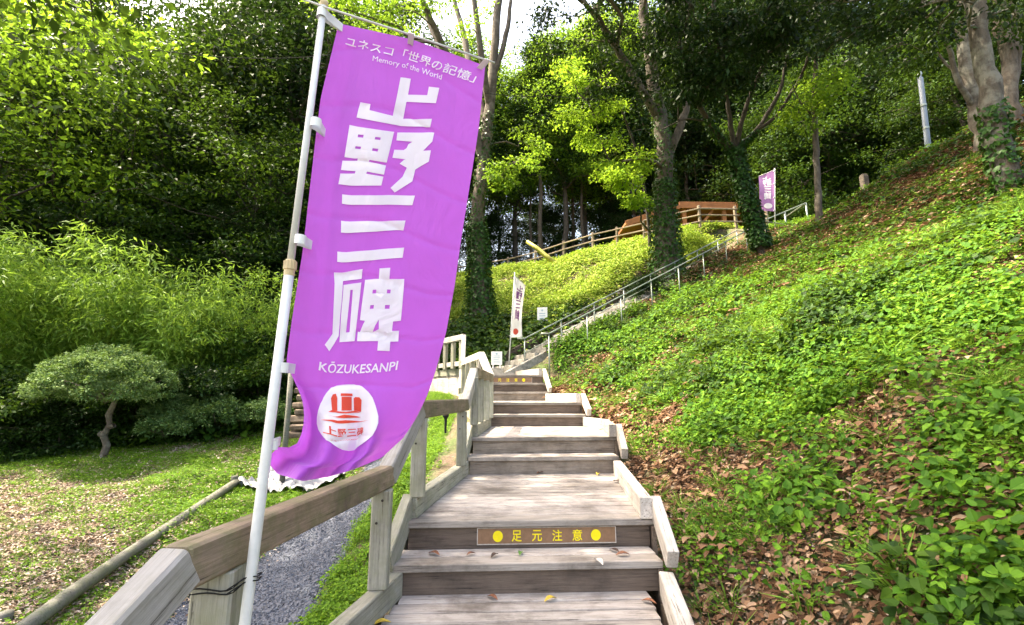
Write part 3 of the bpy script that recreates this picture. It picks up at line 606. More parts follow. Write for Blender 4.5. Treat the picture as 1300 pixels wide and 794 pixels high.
tab('loop', pp(409, 18), tuple(cloth3(.03, .004)), .036); tab('loop', pp(345, 565), tuple(cloth3(.02, .985)), .03)
for s, u, v in ((.5, 522, 44), (.965, 618, 77)):
    P0 = Vector(cloth3(s, .012)); c0 = pp(u, v, 1.60+.225*s+.0)
    mb = MB(); V = []
    for k in (-.011, .011):
        for x in ((P0+Vector((0, -.004, 0))), c0+Vector((0, -.0075, 0)), c0+Vector((0, 0, .008)), c0+Vector((0, .0075, 0)), P0+Vector((0, .004, 0))): V.append(tuple(x+Vector((k, 0, -k*.3))))
    mb.add(V, [(i, i+1, 6+i, 5+i) for i in range(4)]); mb.build('loop', WHITEP, ban)
# wire tie
mb = MB()
for j, dzz in enumerate((0, .012)):
    c1 = Vector((-.925, 1.60, .60+dzz)); pth = []
    pw = pp(322, 735, 1.57)
    for a in np.linspace(0, 2*math.pi, 25):
        x = math.cos(a); y = math.sin(a); rr = .083
        pth.append(c1+Vector((max(-.066, min(.066, x*rr)), max(-.066, min(.066, y*rr)), .004*math.sin(3*a+j))))
    mb.tube(pth, .0022, 6)
    mb.tube([c1+Vector((.06, -.066, 0)), pw+Vector((-.01, -.02, dzz)), pw+Vector((.02, -.012, dzz)), pw+Vector((.015, .018, dzz)), c1+Vector((.066, .03, 0))], .0022, 6)
tag(mb.build('wire_tie', BLACKW), 'black wire binding the white banner pole to the nearest railing post', 'wire')

# ------------------------------------------------------------------ concrete stair up the bank with steel handrails
cs = empty('concrete_stairway', tuple(CB), 'narrow old concrete stairway climbing right up the bank beside the steel handrails', 'stairway')
nst = round(C_RISE/.165); run = C_RUN/nst; rise = C_RISE/nst
for i in range(nst):
    c = CB+CDH*(run*(i+.5))+Vector((0, 0, rise*(i+1)))
    me = bar_mesh('concrete_step', 1.12, run+.03, rise+.10, .012, .003)
    M = Matrix((-CN, CDH, Vector((0, 0, 1)))).transposed().to_4x4(); M.translation = c-Vector((0, 0, (rise+.10)/2))
    link('concrete_step', me, CONC, cs, M)
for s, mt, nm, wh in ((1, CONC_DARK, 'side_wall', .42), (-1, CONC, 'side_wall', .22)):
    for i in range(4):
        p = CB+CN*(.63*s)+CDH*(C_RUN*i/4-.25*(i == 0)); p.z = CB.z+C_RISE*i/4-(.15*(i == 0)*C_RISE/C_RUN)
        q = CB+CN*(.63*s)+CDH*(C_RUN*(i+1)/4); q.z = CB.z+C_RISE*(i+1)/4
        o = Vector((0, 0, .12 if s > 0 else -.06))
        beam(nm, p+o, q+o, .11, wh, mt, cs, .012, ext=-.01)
# paved pad between the wooden landing and the concrete stair
pad = [(-2.6, 11.37), (.12, 11.37), (.9, 11.6), (1.1, 12.5), (-.5, 13.0), (-3.0, 12.6)]
V = [(x, y, 1.735) for x, y in pad]+[(x, y, 1.2) for x, y in pad]; n = len(pad)
tag(link('concrete_pad', py_mesh('concrete_pad', V, [tuple(range(n))]+[(i, i+n, (i+1) % n+n, (i+1) % n) for i in range(n)]), CONC), kind='structure')
def srail(side, label, start):
    o = CN*(side*.55)-CN*.55
    p0 = RS0+o; p1 = RS1+o
    t = empty('steel_handrail', (p0.x, p0.y, p0.z-.86), label, 'handrail', 'steel handrails beside the concrete stairway')
    p2 = p1+CDH*1.2+Vector((0, 0, .12)); p3 = atY(1022, 258, p2.y+.5)+o*.5
    top = p3.copy()
    mb = MB(); mb.tube([p0-CDH*.22+Vector((0, 0, -.01)), p0, p0.lerp(p1, .33), p0.lerp(p1, .66), p1, p2], .019, 10); mb.build('top_rail', STEEL, t, True)
    mb = MB(); lo = Vector((0, 0, -.36)); 
    mb.tube([p0+lo*0+Vector((0, 0, -.38)), p0.lerp(p1, .5)+lo, p1+lo], .013, 8)
    if side > 0: mb.build('lower_rail', STEEL, t, True)
    for i in range(9):
        b = p0.lerp(p1, i/8.0); z0 = min(H(b.x, b.y), b.z-.8)-.1
        mb = MB(); mb.tube([(b.x, b.y, z0), (b.x, b.y, b.z-.02)], .016, 10); mb.build('rail_post', STEEL, t, True)
    return p2
pe = srail(-0+1, 'left steel handrail along the uphill side of the concrete stairway', 0)
srail(-1, 'right steel handrail along the downhill side of the concrete stairway, nearer the grassy slope', 0)
# upper handrail: to the very top right
u0 = atY(968, 281, 17.2); u1 = atY(1023, 258, 18.0); u2 = u1+Vector((.05, 1.6, 0))
t = empty('upper_handrail', (u0.x, u0.y, u0.z-.9), 'pale handrail sloping up to the hilltop right of the far purple banner', 'handrail')
mb = MB(); mb.tube([u0-(u1-u0)*.35, u0, u1, u2], .027, 10); mb.build('top_rail', STEEL, t, True)
for f in (0, .5, 1):
    b = u0.lerp(u1, f); mb = MB(); mb.tube([(b.x, b.y, H(b.x, b.y)-.2), tuple(b)], .035, 10); mb.build('rail_post', STEEL, t, True)

# ------------------------------------------------------------------ timber fence along the top of the bank
FP = [atY(581, 356, 26), atY(645, 347, 23.6), atY(680, 339, 22.6), atY(716, 328, 21.7), atY(753, 318, 20.6), atY(784, 312, 19.8), atY(818, 305, 19.2), atY(889, 291, 18.0), atY(935, 291, 18.6), atY(975, 291, 19.0)]
FP = [FP[0]+(FP[0]-FP[1])*1.6, FP[0]+(FP[0]-FP[1])*.8]+FP
fence = empty('timber_rail_fence', tuple(FP[0]), 'timber post and rail fence along the top of the sunny bank', 'fence')
for i, p in enumerate(FP):
    top = p.z+(.95 if i > 8 else .80); post('fence_post', (p.x, p.y, min(p.z, H(p.x, p.y))-.3), top+.06, .115, W_FENCE, fence, ch=.03)
    if i:
        q = FP[i-1]
        for h in (((.30, .58, .86) if i > 8 else (.42, .74))):
            beam('fence_rail', (q.x, q.y-.06, q.z+h), (p.x, p.y-.06, p.z+h), .055, .06, W_FENCE, fence, .02)

# ------------------------------------------------------------------ shelter behind the fence
sx, sy, sz_ = atY(905, 262, 24.0)
zb = H(sx, 24.5)
sh = empty('open_shelter', (sx, 24.5, zb), 'open shelter with low orange timber roof behind the upper fence', 'shelter')
def sp(u, v, Y): return atY(u, v, Y)
A = sp(792, 285, 22.5); Bv = sp(862, 264, 22.5); Cc = sp(952, 268, 24.5)
x0, x1 = A.x, Cc.x; zr = Bv.z+.25; ze = A.z
ym = 24.6; hw = 2.1
xr = Bv.x
V = [(x0, ym-hw-.4, ze), (xr, ym-hw, zr), (x1, ym-hw, zr-.05), (x1, ym+hw, zr-.05), (xr, ym+hw, zr), (x0, ym+hw+.4, ze)]
mb = MB()
Vt = V+[(x, y, z-.14) for x, y, z in V]
mb.add(Vt, [(0, 1, 4, 5), (1, 2, 3, 4), (6, 11, 10, 7), (7, 10, 9, 8), (0, 6, 7, 1), (1, 7, 8, 2), (2, 8, 9, 3), (3, 9, 10, 4), (4, 10, 11, 5), (5, 11, 6, 0)])
mb.build('roof', W_ORANGE, sh)
beam('fascia', (x0, ym-hw-.45, ze-.14), (xr, ym-hw-.05, zr-.16), .05, .30, W_ORANGE, sh)
beam('fascia', (xr, ym-hw-.05, zr-.12), (x1, ym-hw-.05, zr-.16), .05, .34, W_ORANGE, sh)
for i in range(9):
    x = xr+.3+(x1-xr-.5)*i/8; beam('wall_board', (x-.27, ym+hw-.3, zb+.6), (x+.27, ym+hw-.3, zb+.6), .04, 1.3, W_ORANGE, sh)
for i in range(8):
    x = xr-.1+(x1-xr)*i/7; beam('rafter', (x, ym-hw-.02, zr-.22), (x, ym+hw, zr-.22), .07, .12, W_ORANGE, sh)
for x in (x0+1.1, xr+.3, (xr+x1)/2, x1-.4):
    for y in (ym-hw+.2, ym+hw-.2): post('shelter_post', (x, y, zb-.3), (ze if x < xr else zr)-.12, .20, W_ORANGE, sh)
beam('brace', (xr+1.0, ym-hw+.2, zr-1.3), (xr+1.8, ym-hw+.2, zr-.3), .12, .12, W_ORANGE, sh)
beam('bench_seat', (xr+.3, ym, zb+.45), (x1-.6, ym, zb+.45), .45, .07, W_ORANGE, sh)

# ------------------------------------------------------------------ small banners
def small_banner(base, top, wv, cloth_top, cloth_len, cmat, imat, label, logo, lean=0, bow=.12):
    base, top, wv = Vector(base), Vector(top), Vector(wv)
    t = empty('roadside_banner', tuple(base), label, 'banner', 'nobori banners along the way')
    mb = MB(); mb.tube([base, base.lerp(top, .5), top], .016, 10); mb.build('pole', POLE_M, t, True)
    ax = (top-base).normalized(); L = (top-base).length
    o = base+ax*cloth_top
    nrm = wv.cross(ax).normalized()
    def f(s, t_):
        s = np.asarray(s)[..., None]; t_ = np.asarray(t_)[..., None]
        o_ = np.array(o); w_ = np.array(wv); a_ = np.array(ax); n_ = np.array(nrm)
        return o_+w_*(s*(1-.10*np.sin(t_*3)*lean))*(.5/.5)+w_*.03+n_*(bow*np.sin(s*2.6+t_*4)*s)+(-a_)*(t_*cloth_len+.16*s*(1-.9*t_)-.10*s*t_)
    ns_, nt2 = 13, 31; S1, T1 = np.meshgrid(np.linspace(0, 1, ns_), np.linspace(0, 1, nt2)); P_ = f(S1, T1).reshape(-1, 3)
    ii, jj = np.meshgrid(np.arange(ns_-1), np.arange(nt2-1)); q_ = (jj*ns_+ii).ravel()
    link('cloth', np_mesh('cloth', P_, np.stack([q_, q_+1, q_+ns_+1, q_+ns_], -1), True), cmat, t)
    def pr(name, item, m_):
        V, T = split(item[0], item[1], .08); V = np.array(V); P0 = f(V[:, 0], V[:, 1]); h = .01
        a_ = f(V[:, 0]+h, V[:, 1])-f(V[:, 0]-h, V[:, 1]); b_ = f(V[:, 0], V[:, 1]+h)-f(V[:, 0], V[:, 1]-h); n_ = np.cross(a_, b_); n_ /= np.linalg.norm(n_, axis=1)[:, None]+1e-9; n_[n_[:, 1] > 0] *= -1
        link(name, py_mesh(name, P0+n_*.008, T), m_, t)
    V, T = rings_tris(GW); pr('lettering', (V, T), imat)
    V, T = rings_tris(GR); V = [(x, y) for x, y in V]
    if logo == 'red': pr('logo', disc(.42, .90, .26, .055), REDINK)
    else: pr('logo', disc(.42, .87, .28, .07), WHITEINK)
    mb = MB(); tp = f(np.array([0., .5, 1.]), np.array([0., 0, 0])); mb.tube([tuple(np.array(o)+np.array(ax)*.02)]+[tuple(x+np.array([0, 0, .02])) for x in tp], .008, 6); mb.build('crossbar', POLE_M, t, True)
    for k in (.02, .33, .66, .97):
        mb = MB(); mb.box(o-ax*(k*cloth_len)+wv.normalized()*.02, (.07, .05, .035)); mb.build('loop', WHITEP, t)
WHITECLOTH = fabric('white_polyester', (.78, .77, .79), .35, (.9, .9, .9))
PURPLE2 = fabric('faded_purple_polyester', (.36, .16, .44), .35, (.5, .2, .6))
b0 = atY(645.5, 462, 12.6); b1 = atY(653.5, 346, 12.6)
small_banner((b0.x, b0.y, b0.z-.2), b1, (.30, .48, 0), (b1-b0).length+.2-.12, 1.72, WHITECLOTH, PURPLEINK, 'narrow white banner with purple characters at the foot of the concrete stairway', 'red', bow=.04)
b0 = atY(983, 288, 17.3); b1 = atY(983.5, 214, 17.3)
small_banner((b0.x, b0.y, min(b0.z, H(b0.x, b0.y))-.2), b1, (-.52, .18, 0), (b1-Vector((b0.x, b0.y, min(b0.z, H(b0.x, b0.y))-.2))).length-.08, 1.75, PURPLE2, WHITEINK, 'far purple banner beside the handrail at the top of the hill', 'white', bow=.10)

# ------------------------------------------------------------------ notices
INKB = plain('blue_grey_print', (.30, .42, .50), .6, 0, 0, 10, 0)
def notice(u, v, Y, wd, ht, label, posth=None, postmat=None, tilt=0, hue=WHITEP, rz=0):
    c = atY(u, v, Y); zb = min(H(c.x, c.y), c.z-ht/2)
    t = empty('notice_board', (c.x, c.y, zb), label, 'notice')
    M = Matrix.Translation(c) @ Matrix.Rotation(rz, 4, 'Z') @ Matrix.Rotation(R(-90), 4, 'Y')
    link('panel', bar_mesh('panel', ht, .02 if False else wd, .02, .002), hue, t, Matrix.Translation(c) @ Matrix.Rotation(rz, 4, 'Z') @ Matrix((Vector((0, 0, 1)), Vector((1, 0, 0)), Vector((0, 1, 0)))).transposed().to_4x4())
    F_ = Matrix.Translation(c) @ Matrix.Rotation(rz, 4, 'Z')
    its = [rect(-.30*wd, (.14-.13*i)*ht, (.30-.12*(i % 3 == 2))*wd, (.14-.13*i+.045)*ht) for i in range(5)]
    its += [disc(0, .33*ht, .10*wd, .10*wd)]
    flatmark('print', its, INKB, t, F_ @ Matrix.Translation((0, -.0125, 0)))
    if posth:
        post('post', (c.x, c.y+.035, zb-.2), c.z+ht*.35, .05, postmat, t)
    return c, zb, t
c, zb_, t = notice(630.5, 455, 11.9, .28, .34, 'small white notice panel on a low stand left of the white banner')
for s in (-.1, .1): beam('leg', (c.x+s, c.y+.02, 1.73), (c.x+s*.8, c.y+.03, c.z), .03, .03, WHITEP, t)
mb = MB(); mb.box((c.x, c.y+.02, 1.80), (.34, .22, .12)); mb.build('base', CONC, t)
notice(688.5, 402, 14.4, .32, .58, 'white notice panel on a dark post standing on the bank', 1, B_DARK, rz=R(-12))

# ------------------------------------------------------------------ light pole, grey stub, fallen log, hedge ball, wires
p1 = atY(1168, 96, 13.2); p0_ = atY(1179, 192, 13.6)
t = empty('steel_lamp_pole', (p0_.x+.3, p0_.y, H(p0_.x, p0_.y)), 'plain grey steel pole rising over the brow of the right hill', 'pole')
mb = MB(); pd_ = p0_+(p0_-p1)*1.2; mb.tube([pd_, p0_, p1], [.085, .08, .07], 14); mb.build('shaft', plain('grey_paint', (.13, .165, .20), .5, .2, .05, 20, 0), t, True)
mb = MB(); mb.tube([p1, p1+(p1-p0_).normalized()*.12], [.075, .04], 14); mb.build('cap', STEEL, t)
for k in (.3, .6):
    c = p0_.lerp(p1, k); mb = MB(); mb.tube([c-Vector((0, 0, .03)), c+Vector((0, 0, .03))], .086, 14); mb.build('band', STEEL, t)
c = atY(1098, 236, 17.5)
t = empty('stone_marker', (c.x, c.y, H(c.x, c.y)), 'short grey stub of a post on the skyline of the right hill', 'marker')
post('shaft', (c.x, c.y, c.z-1.2), c.z+.42, .24, CONC_DARK, t, ch=.03); post('cap', (c.x, c.y, c.z+.423), c.z+.47, .2, CONC_DARK, t, ch=.02)
a = atY(669, 307, 21.5); b = atY(703, 333, 21.0)
mb = MB(); mb.tube([a, a.lerp(b, .4)+Vector((0, 0, .05)), a.lerp(b, .7), b+(b-a)*.2], [.09, .11, .12, .13], 10)
tag(mb.build('fallen_bamboo', plain('yellow_bamboo', (.36, .34, .06), .5, 0, .3, 12, .2), None, True), 'yellow fallen bamboo stem leaning over the upper fence', 'bamboo stem')
def wire(name, pts, label, r=.012):
    mb = MB(); P_ = []
    for (p, q) in zip(pts[:-1], pts[1:]):
        for i in range(13):
            f = i/12; x = p.lerp(q, f); x.z -= .25*4*f*(1-f)*.6; P_.append(x)
    mb.tube(P_[:], r, 6); tag(mb.build(name, BLACKW), label, 'wire')
wire('overhead_wire', [atY(-120, 38, 8), atY(200, 64, 9.0), atY(420, 70, 10.5)], 'dark overhead wire crossing the trees at upper left', .008)
wire('overhead_wire', [atY(560, 108, 13), atY(700, 122, 14), atY(860, 122, 14.6)], 'dark overhead wire between the two big trunks in the middle', .008)

def onground(u, v, lift=0):
    r_ = ray(u, v); t_ = .5
    for _ in range(4000):
        x_, y_, z_ = r_.x*t_/FPX, r_.y*t_/FPX, EYE+r_.z*t_/FPX
        if z_ < H(x_, y_)+lift: break
        t_ += .01
    return Vector((x_, y_, z_))
# ------------------------------------------------------------------ left side: gravel path, log edging, tarp, stacked stones
GP = [(-1.35, 2.2, -2.35, 2.6), (-1.4, 3.2, -2.75, 3.4), (-1.55, 4.2, -2.95, 4.4), (-1.6, 5.2, -2.9, 5.3), (-1.55, 6.2, -2.6, 6.3), (-1.45, 7.4, -2.3, 7.4), (-1.5, 8.6, -2.2, 8.6), (-1.6, 9.8, -2.3, 10)]
V = []; F = []
for i in range(57):
    f = i/56*(len(GP)-1); a = int(min(f, len(GP)-2)); g = f-a
    p = [GP[a][j]*(1-g)+GP[a+1][j]*g for j in range(4)]
    for k in range(15):
        x = p[0]+(p[2]-p[0])*k/14; y = p[1]+(p[3]-p[1])*k/14; V.append((x, y, H(x, y)+.022-(.04 if k in (0, 14) else 0)))
F = [(i*15+k, i*15+k+1, i*15+16+k, i*15+15+k) for i in range(56) for k in range(14)]
GRAV = plain('blue_grey_gravel', (.075, .085, .115), .9, 0, .4, 60, 1)
tag(link('gravel_path', py_mesh('gravel_path', V, F, True), GRAV), kind='structure')
edge = empty('log_edging', (-3.2, 4.0, -.4), 'long grey round log laid low as edging between moss and gravel', 'log')
la, lb, lc = onground(-20, 835, .09), onground(160, 705, .09), onground(300, 612, .09)
mb = MB(); mb.tube([la, la.lerp(lb, .5)+Vector((0, 0, .01)), lb, lb.lerp(lc, .5), lc], [.055, .06, .055, .055, .05], 12); mb.build('log', W_LOG, edge, True)
x, y, z = lc; mb = MB(); mb.tube([(x-.03, y, z-.4), (x-.03, y, z+.07), (x-.03, y, z+.085)], [.05, .05, .043], 12); mb.build('stake', W_LOG, edge, True)
x, y, z = onground(6, 785, .03); mb = MB(); mb.tube([(x, y, z-.4), (x, y, z+.03), (x, y, z+.045)], [.05, .05, .043], 12); mb.build('stake', W_LOG, edge, True)
# crumpled sheet
tx, ty = onground(368, 618, 0)[:2]
n = 90; S1, T1 = np.meshgrid(np.linspace(-1, 1, n), np.linspace(-1, 1, n)); rr = .82+.18*np.sin(3*np.arctan2(T1, S1)+1)
X = tx+S1*.80*rr+.1*T1; Yv = ty+T1*.36*rr-.12*S1
Z = hz(X, Yv)+.03+.09*np.abs(vnoise(X, Yv, 5, 5)-.45)*2.2+.07*np.abs(vnoise(X+Yv, Yv, 11, 6)-.5)*2+.012*np.abs(vnoise(X, Yv, 21, 8)-.5)*2+.06*np.clip(1-S1**2-T1**2, 0, 1)
ii, jj = np.meshgrid(np.arange(n-1), np.arange(n-1)); q = (jj*n+ii).ravel()
tag(link('plastic_sheet', np_mesh('plastic_sheet', np.stack([X, Yv, Z], -1).reshape(-1, 3), np.stack([q, q+1, q+n+1, q+n], -1), True), plain('white_sheeting', (.22, .225, .25), .35, 0, .15, 8, .4)), 'crumpled white plastic sheet lying on the ground behind the banner', 'plastic sheet')
# stacked logs / stone retaining steps seen between banner and pole
st = empty('stacked_stones', (-3.0, 7.8, 0), 'low stack of flat brown stones behind the banner beside the moss slope', 'stone stack')
c0 = atY(378, 540, 7.6)
ST = plain('brown_stone', (.16, .12, .09), .95, 0, .4, 9, .8)
for i in range(7):
    for j in range(3):
        bx = c0.x-.05+j*.34+random.uniform(-.05, .05)+.1*(i % 2); bz = c0.z-.15+i*.115
        beam('stone', (bx-.16, 7.75+.03*i, bz), (bx+.16, 7.75+.03*i+random.uniform(-.04, .04), bz+random.uniform(-.01, .01)), .3, .10, ST, st, .03, jit=.012)
g1 = atY(366, 455, 7.4)
mb = MB(); p = atY(370, 470, 7.3); mb.tube([(p.x, p.y, H(p.x, p.y)-.2), (p.x, p.y, p.z)], .04, 12)
tag(mb.build('grey_stake', W_LOG, None, True), 'pale grey round post half hidden behind the purple banner', 'post')
p = atZ(368, 575, -.03); mb = MB(); mb.tube([(p.x-.25, p.y-.35, p.z+.02), (p.x+.15, p.y+.5, p.z+.12)], .06, 12)
tag(mb.build('short_log', W_LOG, None, True), 'short grey log end by the crumpled white sheet', 'log')
p = atY(566, 528, 7.0); mb = MB(); mb.tube([(p.x, p.y, p.z-.25), (p.x, p.y, p.z-.05), (p.x, p.y, p.z), (p.x, p.y, p.z+.03)], [.015, .02, .05, .04], 10)
tag(mb.build('garden_spotlight', BLACKW), 'small black ground spotlight seen between the railing posts', 'spotlight')

# ------------------------------------------------------------------ foliage
def unit(v): return v/(np.linalg.norm(v, axis=-1)[..., None]+1e-9)
def leaf_arrays(C, A, Nn, L, Wd, tone, fold=.12):
    """one four cornered folded leaf per row"""
    A = unit(A); B = unit(np.cross(Nn, A)); Nn = unit(np.cross(A, B)); L = L[:, None]; Wd = Wd[:, None]
    m = C+A*L*.42
    V = np.stack([C, m+B*Wd*.5+Nn*L*fold, C+A*L-Nn*L*fold*.6, m-B*Wd*.5+Nn*L*fold], 1).reshape(-1, 3)
    F = np.arange(len(C)*4).reshape(-1, 4)
    return V, F, np.repeat(tone, 4)
def oval_arrays(C, A, Nn, L, Wd, tone, fold=.12):
    A = unit(A); B = unit(np.cross(Nn, A)); Nn = unit(np.cross(A, B)); L = L[:, None]; Wd = Wd[:, None]
    tip = C+A*L-Nn*L*fold; q = []
    for s in (1, -1):
        a = C+A*L*.16+B*Wd*.42*s+Nn*L*fold*.6; b = C+A*L*.58+B*Wd*.44*s+Nn*L*fold*.7
        q += [C, a, b, tip] if s > 0 else [C, tip, b, a]
    V = np.stack(q, 1).reshape(-1, 3)
    return V, np.arange(len(C)*8).reshape(-1, 4), np.repeat(tone, 8)
class Leaves:
    def __init__(s): s.V = []; s.F = []; s.T = []; s.n = 0
    def add(s, V, F, T): s.V.append(V); s.F.append(F+s.n); s.T.append(T); s.n += len(V)
    def mesh(s, name): return np_mesh(name, np.vstack(s.V), np.vstack(s.F), False, np.concatenate(s.T))
def clump(lv, rg, centers, rad, n, size, flat=.35, droop=.25, aspect=.5, tone=(0.5, .22), outward=None, up=.8):
    """n leaves round each centre, in flattish sprays"""
    centers = np.asarray(centers, float); k = len(centers)
    if k == 0: return
    rad = np.broadcast_to(rad, (k,)); d = rg.normal(size=(k, n, 3)); d = unit(d)*(rg.random((k, n, 1))**.45)
    d[..., 2] *= flat
    C = (centers[:, None]+d*rad[:, None, None]).reshape(-1, 3)
    A = unit(d+rg.normal(size=d.shape)*.45); A[..., 2] -= droop; A = A.reshape(-1, 3)
    Nn = np.zeros_like(A); Nn[:, 2] = up; Nn += rg.normal(size=A.shape)*.45
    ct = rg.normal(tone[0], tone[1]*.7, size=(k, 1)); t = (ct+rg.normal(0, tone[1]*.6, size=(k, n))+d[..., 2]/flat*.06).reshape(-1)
    L = size*(.6+.8*rg.random(len(C)))
    lv.add(*leaf_arrays(C, A, Nn, L, L*aspect*(.8+.4*rg.random(len(C))), np.clip(t, 0, 1)))
class Tubes:
    def __init__(s): s.V = []; s.F = []; s.F3 = []; s.n = 0
    def add(s, path, rad, sides=8):
        V, F, c = tube_arrays(path, rad, sides); s.V.append(V); s.F.append(F+s.n); s.n += len(V)
    def mesh(s, name): return np_mesh(name, np.vstack(s.V), np.vstack(s.F), True)
def wob(rg, p, q, n=6, amt=.06, sag=0):
    p = np.array(p, float); q = np.array(q, float); f = np.linspace(0, 1, n)[:, None]; L = np.linalg.norm(q-p)
    x = p*(1-f)+q*f; w_ = rg.normal(size=(n, 3))*amt*L/2; w_[0] = w_[-1] = 0; x += w_; x[:, 2] += sag*L*4*(f[:, 0]*(1-f[:, 0])); return x
def auto_tree(seed, h, base, rad, limbs, per, size, r0=.18, n=70, flat=.3, cr=.75, aspect=.5, tone=(.5, .22), shape='round', lean=(0, 0), rise=.35, sides=8, droop=.25, wobb=.03):
    rg = np.random.default_rng(seed); tb = Tubes(); lv = Leaves()
    top = np.array([lean[0]*h, lean[1]*h, h*.96]); tr = wob(rg, (0, 0, -.5), top, 9, wobb)
    tb.add(tr, r0*np.linspace(1.15, .22, 9)**1.0, sides)
    for i in range(limbs):
        f = base+(1-base)*((i+.5)/limbs)**.9; o = np.array([np.interp(f, np.linspace(0, 1, 9), tr[:, k]) for k in range(3)])
        g = (f-base)/(1-base)
        R_ = rad*{'round': math.sin(math.pi*(.22+.72*g))**.7, 'cone': 1.02-.85*g, 'umbrella': .35+.65*g, 'column': .75+.25*math.sin(3*g)}[shape]*(.75+.4*rg.random())
        a = i*2.4+rg.random()*.8; e_ = o+np.array([math.cos(a)*R_, math.sin(a)*R_, rise*R_*(1.2-g*.5)*(.5+rg.random())])
        br = wob(rg, o, e_, 6, .12, .05); tb.add(br, r0*.38*np.linspace(1, .15, 6)*(1-.5*g), max(4, sides-3))
        ff = .28+.72*rg.random(per)**.8; cs_ = np.stack([np.interp(ff, np.linspace(0, 1, 6), br[:, k]) for k in range(3)], -1)
        side = rg.normal(size=(per, 3))*np.array([1, 1, .45])*R_*.24; e2 = cs_+side
        for c_, d_ in list(zip(cs_, e2))[::2]: tb.add(np.array([c_, (c_+d_)/2+[0, 0, .05], d_]), np.array([.1, .06, .02])*r0, 4)
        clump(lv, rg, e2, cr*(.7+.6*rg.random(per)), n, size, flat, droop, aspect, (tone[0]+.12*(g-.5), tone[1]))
    return tb.mesh('trunk'), lv.mesh('crown')
def put_tree(kind, meshes, mats, x, y, label, group=None, rz=0, s=1.0, z=None, crown='crown', cat='tree', sz=1.0, trunk='trunk'):
    z = H(x, y) if z is None else z
    M = Matrix.Translation((x, y, z)) @ Matrix.Rotation(rz, 4, 'Z') @ Matrix.Diagonal((s, s, s*sz, 1))
    t = empty(kind, (x, y, z), label, cat, group)
    t.matrix_basis = M
    for nm, me_, mt in ((trunk, meshes[0], mats[0]), (crown, meshes[1], mats[1])):
        if me_ is None: continue
        if not me_.materials: me_.materials.append(mt)
        o = bpy.data.objects.new(nm, me_); col.objects.link(o); o.parent = t
        if me_.materials[0] != mt: o.material_slots[0].link = 'OBJECT'; o.material_slots[0].material = mt
    return t

# ---- individual trees with surveyed trunks and boughs, plus unseen leaf masses added for shade
def own_tree(kind, seed, base, trunks, blobs, bark, leafm, label, group=None, lsize=.10, n=70, aspect=.5, flat=.35, tone=(.5, .22), ivy=None, sides=12, droop=.25, cr=.4, flare=1.5):
    """trunks: list of ([(u, v, Y)...], r0, r1) ; blobs: (u, v, Y, rx, rz, count)"""
    rg = np.random.default_rng(seed); tb = Tubes(); lv = Leaves(); tips = []
    B = Vector(base)
    for i, (pts, r0, r1) in enumerate(trunks):
        P = [np.array(atY(*p)) for p in pts]
        if i == 0: P[0] = np.array([P[0][0], P[0][1], H(P[0][0], P[0][1])-.25])
        # refine
        P = np.array(P); f = np.linspace(0, 1, len(P)); m_ = max(6, len(P)*4); ff = np.linspace(0, 1, m_); Q = np.stack([np.interp(ff, f, P[:, k]) for k in range(3)], -1)
        for _ in range(3): Q[1:-1] = (Q[:-2]+2*Q[1:-1]+Q[2:])/4
        Q[1:-1] += rg.normal(size=(m_-2, 3))*r0*.09
        r = np.interp(ff, [0, 1], [r0, r1]);
        if i == 0: r = r*(1+(flare-1)*np.exp(-ff*14))
        r = r*(1+.06*rg.normal(size=m_))
        tb.add(Q-np.array(B), r, sides if i == 0 else 8); tips.append(Q)
    allp = np.vstack(tips)
    for (u, v, Y, rx, rz_, cnt) in blobs:
        c = np.array(u if isinstance(u, tuple) else atY(u, v, Y)); d = np.linalg.norm((allp-c)*[1, 1, .8], axis=1)+np.maximum(0, allp[:, 2]-c[2])*.8; s = allp[d.argmin()]
        br = wob(rg, s, c, 6, .10, .04); L = np.linalg.norm(c-s); r_ = min(.075, .012+.014*L); tb.add(br-np.array(B), r_*np.linspace(1, .35, 6), 6)
        k = cnt; q_ = unit(rg.normal(size=(k, 3)))*rg.random((k, 1))**.4*[rx, rx, rz_]; e2 = c+q_
        for x in e2[::2]: tb.add(wob(rg, c-(c-s)*.12*rg.random(), x, 4, .12, .03)-np.array(B), np.array([.4, .3, .2, .08])*r_, 4)
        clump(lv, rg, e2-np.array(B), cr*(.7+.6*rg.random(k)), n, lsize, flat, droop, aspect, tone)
    t = empty(kind, tuple(B), label, 'tree', group)
    link('trunk', tb.mesh('trunk'), bark, t, Matrix.Translation(B)); link('crown', lv.mesh('crown'), leafm, t, Matrix.Translation(B))
    if ivy:
        iv = Leaves(); 
        for (ti, f0, f1, cnt, th) in ivy:
            Q = tips[ti]; r0, r1 = trunks[ti][1:]; k = cnt; ff = f0+(f1-f0)*rg.random(k)**1.15
            c = np.stack([np.interp(ff, np.linspace(0, 1, len(Q)), Q[:, j]) for j in range(3)], -1); a = rg.random(k)*2*math.pi
            rr = np.interp(ff, [0, 1], [r0, r1])*(1+(flare-1)*np.exp(-ff*14))*(1+th*rg.random(k))+.02; d = np.stack([np.cos(a), np.sin(a), np.zeros(k)], -1)
            A = np.stack([rg.normal(size=k)*.5, rg.normal(size=k)*.5, -np.ones(k)*.8], -1)+d*.4
            L = .07*(.7+.7*rg.random(k))*(1.25 if lsize > .1 else 1)
            iv.add(*leaf_arrays(c+d*rr[:, None]-np.array(B), A, d+rg.normal(size=(k, 3))*.3, L, L*.9, np.clip(rg.normal(.5, .22, k), 0, 1)))
        link('ivy', iv.mesh('ivy'), L_IVY, t, Matrix.Translation(B))
    return t
def gb(u, v, Y): p = atY(u, v, Y); return (p.x, p.y, H(p.x, p.y))
